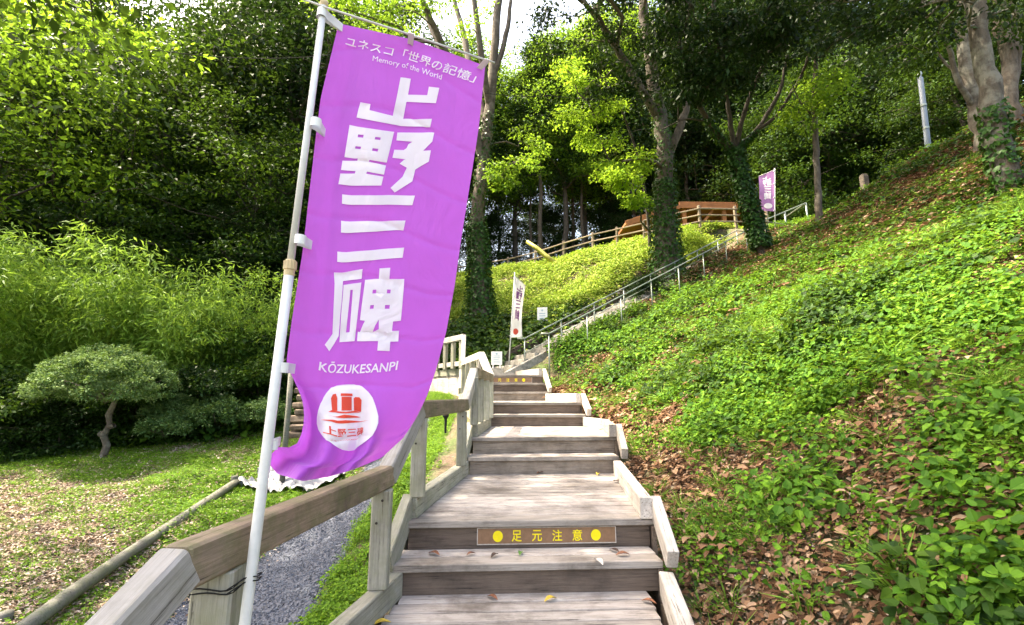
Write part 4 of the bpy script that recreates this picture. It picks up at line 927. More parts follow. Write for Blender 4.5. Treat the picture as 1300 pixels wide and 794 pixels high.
own_tree('ivy_clad_tree', 11, gb(610, 404, 16), [
  ([(611, 410, 16), (608, 340, 16), (606, 270, 16), (616, 190, 16), (622, 130, 16), (628, 60, 16), (634, -20, 16)], .28, .14),
  ([(614, 205, 16), (598, 150, 15.6), (575, 90, 15), (550, 30, 14.5), (530, -10, 14)], .17, .09), ([(619, 165, 16), (600, 100, 16.5), (588, 40, 17), (570, -20, 17)], .15, .09),
  ([(622, 140, 16), (612, 80, 15.5), (604, 20, 15.3), (600, -20, 15)], .13, .09), ([(626, 100, 16), (645, 40, 16), (650, -20, 16)], .12, .06), ([(585, 120, 15.3), (560, 70, 15.6), (540, 20, 16)], .08, .05)],
 [(655, 205, 15, .9, .5, 9), (672, 185, 16.5, .8, .4, 7), (640, 225, 15.2, .6, .4, 6), (560, 5, 14, 1.1, .5, 9), (500, 8, 13.5, 1.3, .6, 12), (470, 25, 13.5, 1.0, .5, 9), (440, 12, 13, 1.0, .5, 9), (620, 2, 16, .8, .3, 4), (590, 30, 15, .5, .3, 3)],
 B_GREY, L_SUN, 'tall grey trunk wrapped in ivy at its base, directly right of the big purple banner', lsize=.13, n=55, ivy=[(0, 0, .30, 4200, .55), (0, .28, .62, 900, .3)], flare=1.9)
own_tree('old_broadleaf_tree', 12, gb(845, 332, 15.6), [
  ([(848, 338, 15.6), (842, 270, 15.6), (846, 200, 15.6), (838, 150, 15.6), (828, 100, 15.5), (820, 40, 15.3), (815, -20, 15)], .33, .16),
  ([(846, 205, 15.6), (868, 150, 15.4), (880, 100, 15.3), (878, 60, 15)], .16, .08), ([(836, 150, 15.6), (800, 90, 15), (770, 40, 14.6), (740, 0, 14.4)], .16, .08), ([(844, 215, 15.6), (820, 200, 15), (790, 205, 14.7)], .08, .03)],
 [(760, 100, 14.4, 1.3, .6, 16), (740, 50, 14.2, 1.3, .6, 14), (800, 40, 14.6, 1.4, .7, 16), (770, 10, 14, 1.5, .5, 14), (850, 60, 15, 1.2, .6, 14), (820, 110, 14.5, 1.0, .4, 9), (700, 25, 14.6, .8, .5, 8), (880, 30, 15, 1.2, .6, 10), (760, -110, 14, 2, .7, 24), (860, -90, 14, 2, .7, 24), (960, -120, 14, 2, .7, 24), (820, -220, 13.5, 2, .7, 24), (930, -260, 13, 2, .7, 24), ((1, 9, 13.5), 0, 0, 2, .7, 26), ((3, 10.3, 14.5), 0, 0, 2, .7, 28), ((2, 12.4, 15.5), 0, 0, 2, .7, 28), ((4, 13.3, 16.5), 0, 0, 2, .7, 28), ((5.3, 11.3, 15.5), 0, 0, 2, .7, 28), ((0, 10.8, 14), 0, 0, 2, .7, 26), ((6.6, 12.6, 17), 0, 0, 2.1, .7, 28), ((4.4, 9.4, 15), 0, 0, 2, .7, 28), ((6.3, 9.0, 15.5), 0, 0, 2, .7, 28), ((7.8, 11, 16.8), 0, 0, 2.1, .7, 28), ((8.4, 14, 18.6), 0, 0, 2.1, .7, 28)],  # leaf masses above view and at fixed points added, unseen, to shade slope
 B_GREY, L_DARK, 'big dark trunk with ivy on its foot rising beside the steel handrails', lsize=.13, n=60, ivy=[(0, 0, .26, 3600, .5), (0, .24, .6, 900, .3)], flare=1.8)
own_tree('added_sunlit_boughs', 13, gb(826, 318, 17.2), [([(826, 318, 17.2), (822, 270, 17), (812, 200, 16.6), (785, 130, 16)], .07, .03), ([(798, 240, 16.3), (770, 200, 16), (755, 150, 16)], .04, .02)],  # big trunk's lit boughs on an added stem, sunlight put into leaf colour
 [(760, 175, 15.6, .9, .35, 12), (735, 150, 15.8, .7, .3, 9), (790, 230, 15.2, .9, .3, 12), (815, 205, 15, .8, .3, 9), (800, 258, 15, .6, .25, 7), (770, 215, 15.6, .7, .3, 9), (745, 110, 16, .9, .4, 10), (720, 90, 16.4, .7, .4, 8), (770, 135, 15.8, .8, .3, 9)],
 B_DARK, L_BRIGHT, 'glowing yellow green boughs of the big dark trunk, on an added stem left of it', lsize=.13, n=60, flat=.25, tone=(.65, .2))
own_tree('leaning_ivy_tree', 14, gb(972, 318, 13.6), [
  ([(973, 325, 13.6), (960, 285, 13.6), (942, 230, 13.5), (932, 190, 13.4)], .17, .15),
  ([(932, 195, 13.4), (905, 165, 13), (885, 130, 12.6), (868, 90, 12.2), (862, 50, 12)], .09, .05), ([(932, 190, 13.4), (925, 140, 13), (918, 80, 12.6), (905, 20, 12)], .08, .05),
  ([(934, 188, 13.4), (945, 140, 13), (965, 90, 12.6), (985, 50, 12)], .08, .05), ([(936, 190, 13.4), (962, 165, 13.2), (990, 120, 13), (1000, 70, 12.6)], .08, .04), ([(962, 165, 13.2), (985, 150, 13), (1020, 95, 12.5), (1035, 40, 12)], .06, .035), ([(900, 155, 12.9), (870, 150, 12.7), (840, 165, 12.5)], .03, .015)],
 [(870, 40, 11.5, 1.1, .8, 22), (915, 60, 11.3, 1.1, .8, 22), (900, 110, 11.6, .8, .5, 14), (955, 30, 11, 1.2, .7, 22), (1000, 40, 11, 1.2, .7, 22), (1045, 20, 11, 1.2, .6, 16), (870, 90, 12, .8, .5, 12), (940, 95, 11.6, .6, .4, 9), (880, 5, 10.6, 1.2, .5, 14), (1090, 30, 10.5, 1.1, .5, 14), (985, 5, 10, 1.2, .5, 16), (860, 120, 12.3, .5, .3, 6), (1060, 60, 12, .8, .5, 9), (900, -100, 11, 1.8, .7, 26), (1010, -90, 11, 1.8, .7, 26), (960, -220, 10.5, 1.8, .7, 26), (820, -160, 10.5, 1.6, .7, 22)],  # last boughs, above the view, are added to shade the slope
 B_DARK, L_DARK, 'leaning trunk thick with ivy that forks into many dark branches above the steel handrails', lsize=.15, n=60, aspect=.42, ivy=[(0, .12, 1, 3400, .8), (1, 0, .35, 400, .5), (4, 0, .3, 300, .5)], droop=.7, flat=.5, flare=1.2)
own_tree('slender_tree', 15, gb(1040, 286, 12.7), [([(1041, 290, 12.7), (1038, 240, 12.7), (1036, 190, 12.7), (1033, 130, 12.6), (1036, 60, 12.4), (1038, 0, 12.2)], .10, .05), ([(1034, 140, 12.6), (1050, 110, 12.4), (1065, 80, 12.2)], .04, .02), ([(1034, 150, 12.6), (1015, 130, 12.4), (1005, 105, 12.2)], .03, .015)],
 [(1020, 130, 12.3, .7, .3, 9), (1050, 125, 12, .7, .3, 9), (1035, 100, 12.2, .7, .3, 9), (1005, 150, 12.6, .5, .25, 6), (1065, 100, 12, .6, .3, 8), (1030, 165, 12.6, .4, .2, 4)],
 B_GREY, L_BRIGHT, 'slender straight young tree standing alone on the upper slope right of the far purple banner', lsize=.11, n=45, flat=.25, tone=(.45, .22), flare=1.3)
own_tree('leaning_lichen_tree', 16, gb(1284, 244, 6.2), [
  ([(1287, 252, 6.2), (1275, 205, 6.2), (1262, 150, 6.2), (1248, 80, 6.2), (1236, 0, 6.15), (1230, -60, 6.1)], .15, .105)],
 [(1160, 5, 6.2, .9, .35, 16), (1230, -10, 5.6, 1.0, .4, 14), (1110, 25, 6.6, .8, .3, 14), (1060, 5, 7, .9, .3, 12), (1290, 20, 6.6, .5, .3, 6), (1190, 40, 7, .4, .2, 5), (1000, -90, 7, 1.6, .5, 22), (1120, -130, 6.2, 1.6, .5, 22), (880, -130, 7.4, 1.5, .5, 20), (1240, -190, 5.6, 1.6, .5, 22), (1000, -220, 6, 1.6, .5, 20), (1140, 60, 7.5, .5, .25, 6)],  # higher boughs out of view are added to shade the upper slope
 B_PALE, L_DARK, 'thickest pale lichened trunk leaning at the right edge of the hill', lsize=.085, n=55, ivy=[(0, 0, .45, 800, .1)], tone=(.4, .25), flare=1.35)
own_tree('lichen_stem_tree', 17, gb(1252, 205, 8.4), [([(1252, 210, 8.4), (1246, 160, 8.4), (1230, 110, 8.4), (1222, 50, 8.3), (1216, -20, 8.2)], .15, .10), ([(1240, 140, 8.4), (1215, 105, 8.3), (1205, 60, 8.2), (1190, 35, 8)], .06, .03), ([(1226, 100, 8.4), (1203, 85, 8.6), (1185, 60, 8.7)], .035, .015)],
 [(1185, 40, 8, .7, .3, 10), (1210, 15, 8, .8, .3, 9), (1150, 80, 9, .7, .3, 9), (1120, 60, 9.2, .6, .3, 8)], B_PALE, L_MID, 'thinner lichened stem just left of the thickest leaning trunk', lsize=.10, n=50)
own_tree('lichen_stem_tree', 18, gb(1292, 180, 8.8), [([(1300, 190, 8.8), (1280, 140, 8.8), (1283, 80, 8.8), (1268, 20, 8.8), (1262, -30, 8.8)], .16, .11), ([(1284, 110, 8.8), (1292, 60, 8.8), (1286, 0, 8.8)], .1, .06)],
 [(1290, 40, 8.6, .6, .3, 6), (1265, 10, 8.4, .7, .3, 8)], B_GREY, L_MID, 'dark forked stem behind the thickest leaning trunk at the right edge', lsize=.10, n=50)

# ---- kinds used for copies
K_BROAD = auto_tree(21, 15, .16, 4.6, 30, 15, .17, .20, 62, .22, .95)
K_BROAD2 = auto_tree(22, 13, .10, 4.2, 30, 15, .17, .18, 62, .22, .9, lean=(.05, 0))
K_TALL = auto_tree(23, 21, .34, 4.4, 30, 15, .20, .22, 60, .3, 1.05, wobb=.012)
K_CEDAR = auto_tree(24, 20, .5, 2.6, 26, 12, .17, .15, 60, .4, .9, shape='cone', rise=-.1, wobb=.006)
K_BUSHY = auto_tree(25, 8.5, .03, 3.0, 30, 16, .13, .14, 66, .4, .72, shape='round')
K_MAPLE = auto_tree(26, 9.5, .22, 3.6, 26, 12, .14, .12, 58, .15, .8, tone=(.55, .22))
K_SHRUB = auto_tree(27, 1.25, .02, .85, 22, 10, .065, .03, 46, .5, .24)
def bamboo(seed, h=3.4, r=1.5, culms=26):
    rg = np.random.default_rng(seed); tb = Tubes(); lv = Leaves()
    for i in range(culms):
        a = rg.random()*6.28; b = rg.random()*.45; o = np.array([math.cos(a)*b, math.sin(a)*b, -.2]); hh = h*(.6+.45*rg.random()); f = np.linspace(0, 1, 9)
        bend = r*(.35+.8*rg.random()); P = np.stack([o[0]+math.cos(a)*bend*f**2, o[1]+math.sin(a)*bend*f**2, o[2]+hh*(f-.22*f**3)], -1); tb.add(P, .011*np.linspace(1, .2, 9), 5)
        k = 26; ff = .22+.78*rg.random(k); c = np.stack([np.interp(ff, f, P[:, j]) for j in range(3)], -1)+rg.normal(size=(k, 3))*[.16, .16, .1]
        clump(lv, rg, c, .24, 25, .12, .6, .55, .17, (.5, .25), up=.5)
    return tb.mesh('culms'), lv.mesh('foliage')
K_BAM = bamboo(31); K_BAM2 = bamboo(32, 4.2, 1.9, 28)

# ---- left woodland
G_L = 'broadleaved trees in the wood behind the bamboo on the left'
LEFT = [(-8.6, 16.4, 0, .95, 'nearest dark broadleaf tree in the wood just left of the big banner pole'), (-11, 16.2, 1, 1.0, 'layered dark green tree rising behind the middle of the bamboo thicket'), (-15, 16, 0, .85, 'dark spreading tree at the far left behind the bamboo'),
 (-20, 17, 1, 1.0, 'tall tree filling the left edge of the wood'), (-9.8, 18.5, 0, 1.1, 'tall dark tree deeper in the wood, left of the banner pole top'), (-12, 19.5, 0, 1.1, 'tall tree in the second row of the wood, above the middle of the bamboo'), (-17, 21, 1, 1.05, 'tall tree in the second row of the wood, towards the left edge'),
 (-22, 20, 0, 1.3, 'outermost tall tree in the second row at the left edge'), (-5.5, 20.5, 1, .45, 'dark tree half hidden behind the big purple banner')]
for i, (x, y, k, s, lb) in enumerate(LEFT):
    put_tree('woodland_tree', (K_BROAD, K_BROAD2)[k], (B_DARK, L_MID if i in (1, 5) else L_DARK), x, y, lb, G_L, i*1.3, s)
UB = [(-8.5, 13.5), (-11.5, 13.2), (-14.5, 13.5), (-6.5, 14.5), (-17.5, 14), (-10, 16.5), (-13.5, 17), (-7.2, 17.5), (-20, 16.5)]
UL = ['first from the banner in the front row', 'second in the front row', 'third in the front row', 'close to the banner', 'fourth in the front row', 'second row, nearest the banner', 'second row, middle', 'rear one nearest the banner', 'far left end']
for i, (x, y) in enumerate(UB): put_tree('undergrowth_tree', K_BUSHY, (B_DARK, L_DARK), x, y, 'dark leafy undergrowth tree under the left wood, '+UL[i], 'undergrowth trees of the left wood', i*1.2, .62+.06*(i % 3))
FAR = [(-28, 30), (-21, 30), (-14.5, 29), (-26, 38), (-9, 30), (-18, 38), (-33, 24), (-10, 38)]
for i, (x, y) in enumerate(FAR): put_tree('woodland_tree', K_TALL, (B_DARK, L_MID), x, y, 'tall tree far back in the left wood, no. %d counted from its left edge' % i if False else ['leftmost', 'second', 'fifth', 'rear left', 'nearest banner', 'rear middle', 'outermost left', 'rearmost right'][i]+' of the tall trees far back in the left wood', 'tall trees far back in the left wood', i*.9, 1.05+.07*(i % 3))
for i, (x, y, s, lb) in enumerate([(-14.6, 12.2, 1.25, 'yellow green maple overhanging the top left corner'), (-12.5, 13.6, 1.05, 'light green maple above the bamboo, left of centre'), (-8.0, 13.6, .85, 'green layered maple between the bamboo and the banner pole')]):
    put_tree('maple_tree', K_MAPLE, (B_DARK, L_SUN if i == 0 else L_MID), x, y, lb, 'maples in front of the left wood', i*2+1, s)
BAM = [(-10.8, 9.3, 0, 1.5, 'leftmost pale bamboo clump at the edge of the photo'), (-9.3, 9.8, 1, 1.25, 'second bamboo clump, behind the mushroom shaped tree'), (-7.6, 10.2, 0, 1.35, 'feathery bamboo clump right of the mushroom shaped tree'), (-6.3, 11.2, 1, 1.0, 'bamboo clump in the middle, above the dark low shrubs'), (-12.0, 11.2, 1, 1.5, 'tall bamboo clump at the back left'), (-9.6, 11.6, 0, 1.6, 'tall bamboo clump behind the others in the middle')]
for i, (x, y, k, s, lb) in enumerate(BAM): put_tree('bamboo_clump', (K_BAM, K_BAM2)[k], (L_BAMBOO, L_BAMBOO), x, y, lb, 'bamboo clumps at the edge of the left wood', i*1.1, s, crown='foliage', trunk='culms', cat='bamboo')
SHR = [(-8.7, 8.0, 1.1, L_MID), (-7.9, 8.4, .9, L_DARK), (-6.2, 9.4, 1.0, L_DARK), (-5.5, 10.2, 1.1, L_MID), (-4.6, 10.8, 1.15, L_DARK), (-5.2, 11.7, 1.5, L_DARK), (-3.9, 11.8, 1.3, L_MID), (-7.2, 9.1, 1.0, L_MID), (-9.6, 7.9, 1.3, L_DARK), (-6.5, 11.2, 1.6, L_MID), (-2.9, 12.6, 1.2, L_DARK)]
SL = ['shrub at the foot of the bamboo left of the mushroom shaped tree', 'dark shrub right behind the mushroom shaped tree', 'dark low shrub between the mushroom shaped tree and the flat pads', 'green shrub behind the flat clipped pads', 'dark shrub left of the banner pole', 'large dark shrub behind the flat pads', 'leafy shrub beside the banner pole', 'shrub under the feathery bamboo', 'dark shrub at the left edge', 'big leafy shrub at the foot of the wood', 'dark shrub hidden behind the big banner']
for i, ((x, y, s, mt), lb) in enumerate(zip(SHR, SL)): put_tree('undergrowth_shrub', K_SHRUB, (B_DARK, mt), x, y, lb, 'shrubs along the edge of the left wood', i*1.7, s, crown='foliage', cat='shrub', trunk='stems')

# ---- clipped trees on the moss slope
def topiary(seed, base, pads, stem, label, lsize=.045):
    rg = np.random.default_rng(seed); tb = Tubes(); lv = Leaves(); B = np.array(base)
    for P, r0, r1 in stem: tb.add(np.array(P, float), np.interp(np.linspace(0, 1, len(P)), [0, 1], [r0, r1])*(1+.16*rg.normal(size=len(P))), 10)
    for (x, y, z, rx, rz_) in pads:
        k = int(420*rx*rx)+50; th = rg.random(k)*6.28; rr = rg.random(k)**.5; zz = (1-rr**2)**.5*rz_*(.75+.25*rg.random(k)); lowm = rg.random(k) < .25; zz[lowm] *= rg.random(lowm.sum())*.6
        c = np.stack([x+np.cos(th)*rr*rx, y+np.sin(th)*rr*rx, z+zz+(vnoise(np.cos(th)*rr*3, np.sin(th)*rr*3, 1.3, 9)-.5)*.12], -1)
        clump(lv, rg, c, .10, 55, lsize, .5, 0, .45, (.5+.0, .22))
        for i in range(10):
            a = i*.63; e_ = [x+math.cos(a)*rx*.75, y+math.sin(a)*rx*.75, z+rz_*.35]; tb.add(wob(rg, (x, y, z-.08), e_, 4, .1), [.018, .014, .01, .005], 5)
    t = empty('clipped_tree', tuple(B), label, 'tree'); M = Matrix.Translation(B)
    link('trunk', tb.mesh('trunk'), B_PALE, t, M); link('crown', lv.mesh('crown'), L_TOPI, t, M)
x, y, z = atY(130, 580, 8.0); z = H(x, y)
topiary(41, (x, y, z), [(-.1, 0, .98, .98, .86)], [([(0, 0, -.2), (0, 0, .0), (.05, 0, .2), (-.05, .02, .36), (.04, 0, .55), (.0, 0, .7), (.07, 0, .9), (.02, 0, 1.15)], .06, .036), ([(.05, 0, .5), (.12, 0, .53)], .05, .05), ([(-.02, 0, .35), (-.1, 0, .4)], .045, .04)], 'clipped tree with a wide mushroom shaped crown and knotty pale trunk on the moss slope')
x, y = atY(245, 520, 9.0)[:2]; z = H(x, y)
topiary(42, (x, y, z), [(-.35, 0, .42, .5, .40), (.45, .1, .36, .55, .44), (1.25, .3, .40, .42, .38), (-.1, -.5, .2, .4, .28)], [([(.1, 0, -.2), (.0, 0, .2), (.15, 0, .35), (.2, 0, .5)], .06, .04), ([(.1, 0, .25), (-.3, 0, .5)], .03, .02), ([(.1, 0, .2), (1.2, .3, .45)], .03, .02)], 'low clipped tree of flat overlapping pads right of the mushroom shaped one')

# ---- grove behind the upper fence
names = ['first', 'second', 'third', 'fourth', 'fifth', 'sixth', 'seventh', 'eighth', 'ninth', 'tenth', 'eleventh', 'twelfth', 'thirteenth', 'fourteenth', 'fifteenth', 'sixteenth', 'seventeenth', 'eighteenth', 'nineteenth', 'twentieth', 'twenty first', 'twenty second', 'twenty third', 'twenty fourth', 'twenty fifth', 'twenty sixth']
cps = []
for i in range(22):
    y = 27.5+4.0*((i*.618) % 1); u = 575+i*24+10*math.sin(i*2.3); cps.append((atY(u, 300, y).x, y))
cps.sort(key=lambda p: p[0]/p[1])
for i, (x, y) in enumerate(cps):
    put_tree('cedar_tree', K_CEDAR, (B_CEDAR, L_DARK), x, y, 'slim bare cedar in the dark grove, %s from the left' % names[i], 'cedars in the grove behind the upper fence', i*1.9, .72+.09*((i*3) % 4), sz=.9)
DK = [(-6, 31), (-1, 34), (5, 35), (11, 34), (17, 33), (23, 31), (2, 40), (10, 41), (18, 40), (-7, 40), (27, 27), (31, 34)]
DS = [.70, .62, .66, .8, .9, .95, .66, .95, 1.05, .62, .95, 1.0]
for i, (x, y) in enumerate(DK):
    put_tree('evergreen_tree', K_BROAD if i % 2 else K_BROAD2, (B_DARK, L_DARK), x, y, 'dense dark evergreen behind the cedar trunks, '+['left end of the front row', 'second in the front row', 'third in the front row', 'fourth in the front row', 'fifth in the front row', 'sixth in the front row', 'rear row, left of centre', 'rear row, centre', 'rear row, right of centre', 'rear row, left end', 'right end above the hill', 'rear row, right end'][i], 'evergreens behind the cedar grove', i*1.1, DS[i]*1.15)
DB = [(-9.5, 25.5, .7), (-5.5, 27, .62), (3, 31.5, .75), (7.5, 31.5, .8), (12, 30, .8), (-1.5, 31, .7), (16, 29, .9), (21, 27.5, 1.0)]
for i, (x, y, s) in enumerate(DB): put_tree('understorey_tree', K_BUSHY, (B_DARK, L_DARK), x, y, 'leafy dark undergrowth tree among the cedar trunks, '+names[i]+' counted from the gate end', 'undergrowth trees among the cedars', i*1.4, s)
# sunlit crowns behind, left and right of the middle gap
SU = [(3.4, 28.5, .84, 1, 'sunlit tall tree between the two big trunks'), (7.0, 30.0, .98, 1, 'sunlit tall tree just left of the big dark trunk'), (.2, 30.5, .78, 1, 'pale sunlit tall tree below the gap of white sky'), (-2.6, 29.5, .86, 1, 'sunlit tall tree directly behind the ivy clad trunk')]
for i, (x, y, s, k, lb) in enumerate(SU): put_tree('sunlit_tree', K_TALL, (B_DARK, L_SUN), x, y, lb, 'sunlit trees in the middle of the view', i*2.2, s)
RT = [(14.5, 23.5, 1.0, L_MID), (16.5, 22.5, 1.15, L_MID), (19.5, 21.5, 1.2, L_DARK), (15, 27, 1.5, L_DARK), (19.5, 26, 1.6, L_DARK), (11, 29.5, 1.05, L_DARK), (23.5, 21, 1.4, L_MID), (22, 16.5, 1.1, L_DARK), (27, 18, 1.5, L_MID), (7.6, 29.6, .8, L_DARK), (18.6, 17.6, .8, L_MID)]
RL = ['mid green bushy tree left of the grey steel pole', 'rounded bushy tree right behind the grey steel pole', 'bushy tree right of the grey steel pole', 'taller bushy tree behind the one left of the steel pole', 'tall dark bushy tree behind the steel pole', 'dark bushy tree behind the slender young tree', 'bushy tree behind the lichened stems', 'bushy tree glimpsed right of the thickest trunk', 'bright tree high at the right edge', 'dark bushy tree behind the far purple banner', 'bright low bushy tree on the hilltop']
for i, ((x, y, s, mt), lb) in enumerate(zip(RT, RL)): put_tree('bushy_tree', K_BUSHY, (B_DARK, mt), x, y, lb, 'bushy trees along the top of the right hill', i*1.3, s)
TT = [(15, 32, 1.2), (21, 32, 1.25), (27, 29, 1.3), (9, 37, 1.15), (33, 24, 1.25), (5, 30.5, .95), (10.5, 28.5, 1.0), (24, 38, 1.4)]
for i, (x, y, s) in enumerate(TT): put_tree('tall_tree', K_TALL, (B_DARK, L_MID if i % 2 else L_DARK), x, y, names[i]+' of the tall trees rearing over the right hill', 'tall trees behind the right hill', i*.8, s)
# hedge ball and shrubs near the fence
p = atY(878, 312, 17.2); put_tree('rounded_shrub', K_SHRUB, (B_DARK, L_BANK), p.x, p.y, 'rounded clipped shrub in front of the orange roofed shelter', None, 0, 1.15, crown='foliage', cat='shrub', trunk='stems')
for i, (u, v, Y, s, lb) in enumerate([(812, 372, 14.6, .65, 'dark tuft on the slope edge below the big dark trunk'), (826, 345, 14.7, .6, 'dark tuft under the big dark trunk by the handrail')]):
    x, y = atY(u, v, Y)[:2]; put_tree('slope_shrub', K_SHRUB, (B_DARK, L_DARK), x, y, lb, 'small shrubs on the banks', i, s, crown='foliage', cat='shrub', trunk='stems')
# canopy over and behind the photographer that shades the stairway
SH = [(-6.5, .5, .95), (-7.4, 3.2, .95)]
for i, (x, y, s) in enumerate(SH): put_tree('shade_tree', K_TALL, (B_DARK, L_MID), x, y, ['tall tree left of the viewpoint', 'tall tree left of the moss slope'][i]+', outside the picture', 'trees shading the lower stairway', i, s)

# ------------------------------------------------------------------ ground cover: instanced low plants, grass and dead leaves
def plant_mesh(seed, kind):
    rg = np.random.default_rng(seed); lv = Leaves()
    if kind == 'herb':      # upright stems with broad pointed leaves
        n = 46; a = rg.random(n)*6.28; r = .16*rg.random(n)**.6; c = np.stack([np.cos(a)*r, np.sin(a)*r, .02+.16*rg.random(n)*(1-r*2.5)], -1)
        A = np.stack([np.cos(a), np.sin(a), rg.normal(0, .3, n)], -1)+rg.normal(size=(n, 3))*.4; L = .034*(.55+rg.random(n)); W_ = .8
    elif kind == 'broad':
        n = 20; a = rg.random(n)*6.28; r = .18*rg.random(n)**.6; c = np.stack([np.cos(a)*r, np.sin(a)*r, .05+.15*rg.random(n)], -1)
        A = np.stack([np.cos(a), np.sin(a), rg.normal(-.1, .25, n)], -1)+rg.normal(size=(n, 3))*.35; L = .062*(.6+.8*rg.random(n)); W_ = .85
    elif kind == 'clover':
        n = 90; a = rg.random(n)*6.28; r = .17*rg.random(n)**.5; c = np.stack([np.cos(a)*r, np.sin(a)*r, .01+.05*rg.random(n)], -1)
        A = rg.normal(size=(n, 3))*[1, 1, .3]; L = .021*(.6+.8*rg.random(n)); W_ = .95
    elif kind == 'ivy':
        n = 44; a = rg.random(n)*6.28; r = .22*rg.random(n)**.5; c = np.stack([np.cos(a)*r, np.sin(a)*r, .01+.06*rg.random(n)], -1)
        A = rg.normal(size=(n, 3))*[1, 1, .3]; L = .045*(.6+.7*rg.random(n)); W_ = .9
    elif kind == 'grass':
        n = 46; a = rg.random(n)*6.28; r = .05*rg.random(n); c = np.stack([np.cos(a)*r, np.sin(a)*r, 0*r], -1)
        h = .13*(.4+.8*rg.random(n)); d = np.stack([np.cos(a)*.5, np.sin(a)*.5, np.ones(n)], -1)+rg.normal(size=(n, 3))*[.25, .25, 0]; d = unit(d)
        B = unit(np.cross(d, rg.normal(size=(n, 3))))*.0028; m_ = c+d*h[:, None]*.55; tp = c+d*h[:, None]+np.stack([np.cos(a), np.sin(a), -np.ones(n)*.6], -1)*h[:, None]*.28
        V = np.stack([c-B, c+B, m_+B*.9, m_-B*.9, m_-B*.9, m_+B*.9, tp+B*.1, tp-B*.1], 1).reshape(-1, 3); lv.add(V, np.arange(n*8).reshape(-1, 4), np.repeat(np.clip(rg.normal(.5, .25, n), 0, 1), 8)); return lv.mesh(kind)
    elif kind in ('litter', 'chips'):
        n = 17; c = rg.normal(size=(n, 3))*[.10, .10, 0]+[0, 0, .008]; c[:, 2] += .014*rg.random(n); A = rg.normal(size=(n, 3))*[1, 1, .22]; L = (.052 if kind == 'litter' else .028)*(.5+rg.random(n)); W_ = .55
        lv.add(*oval_arrays(c, A, np.array([[0, 0, 1.]]*n)+rg.normal(size=(n, 3))*.28, L, L*W_*rg.uniform(.6, 1.3, n), np.clip(rg.normal(.5, .36, n), 0, 1), .13)); return lv.mesh(kind)
    Nn = np.array([[0, 0, 1.]]*n)+rg.normal(size=(n, 3))*.3
    lv.add(*oval_arrays(c, A, Nn, L*1.1, L*W_, np.clip(rg.normal(.5, .25, n), 0, 1), .10))
    return lv.mesh(kind)
def stone_mesh(seed):
    rg = np.random.default_rng(seed); bm = MB(); 
    V = np.array([(0, 0, 1), (1, 0, 0), (0, 1, 0), (-1, 0, 0), (0, -1, 0), (0, 0, -1)], float)*[1, .8, .6]*(1+.25*rg.normal(size=(6, 1)))
    bm.add(V*.014, [(0, 1, 2), (0, 2, 3), (0, 3, 4), (0, 4, 1), (5, 2, 1), (5, 3, 2), (5, 4, 3), (5, 1, 4)]); return py_mesh('stone', np.vstack(bm.V), bm.F)
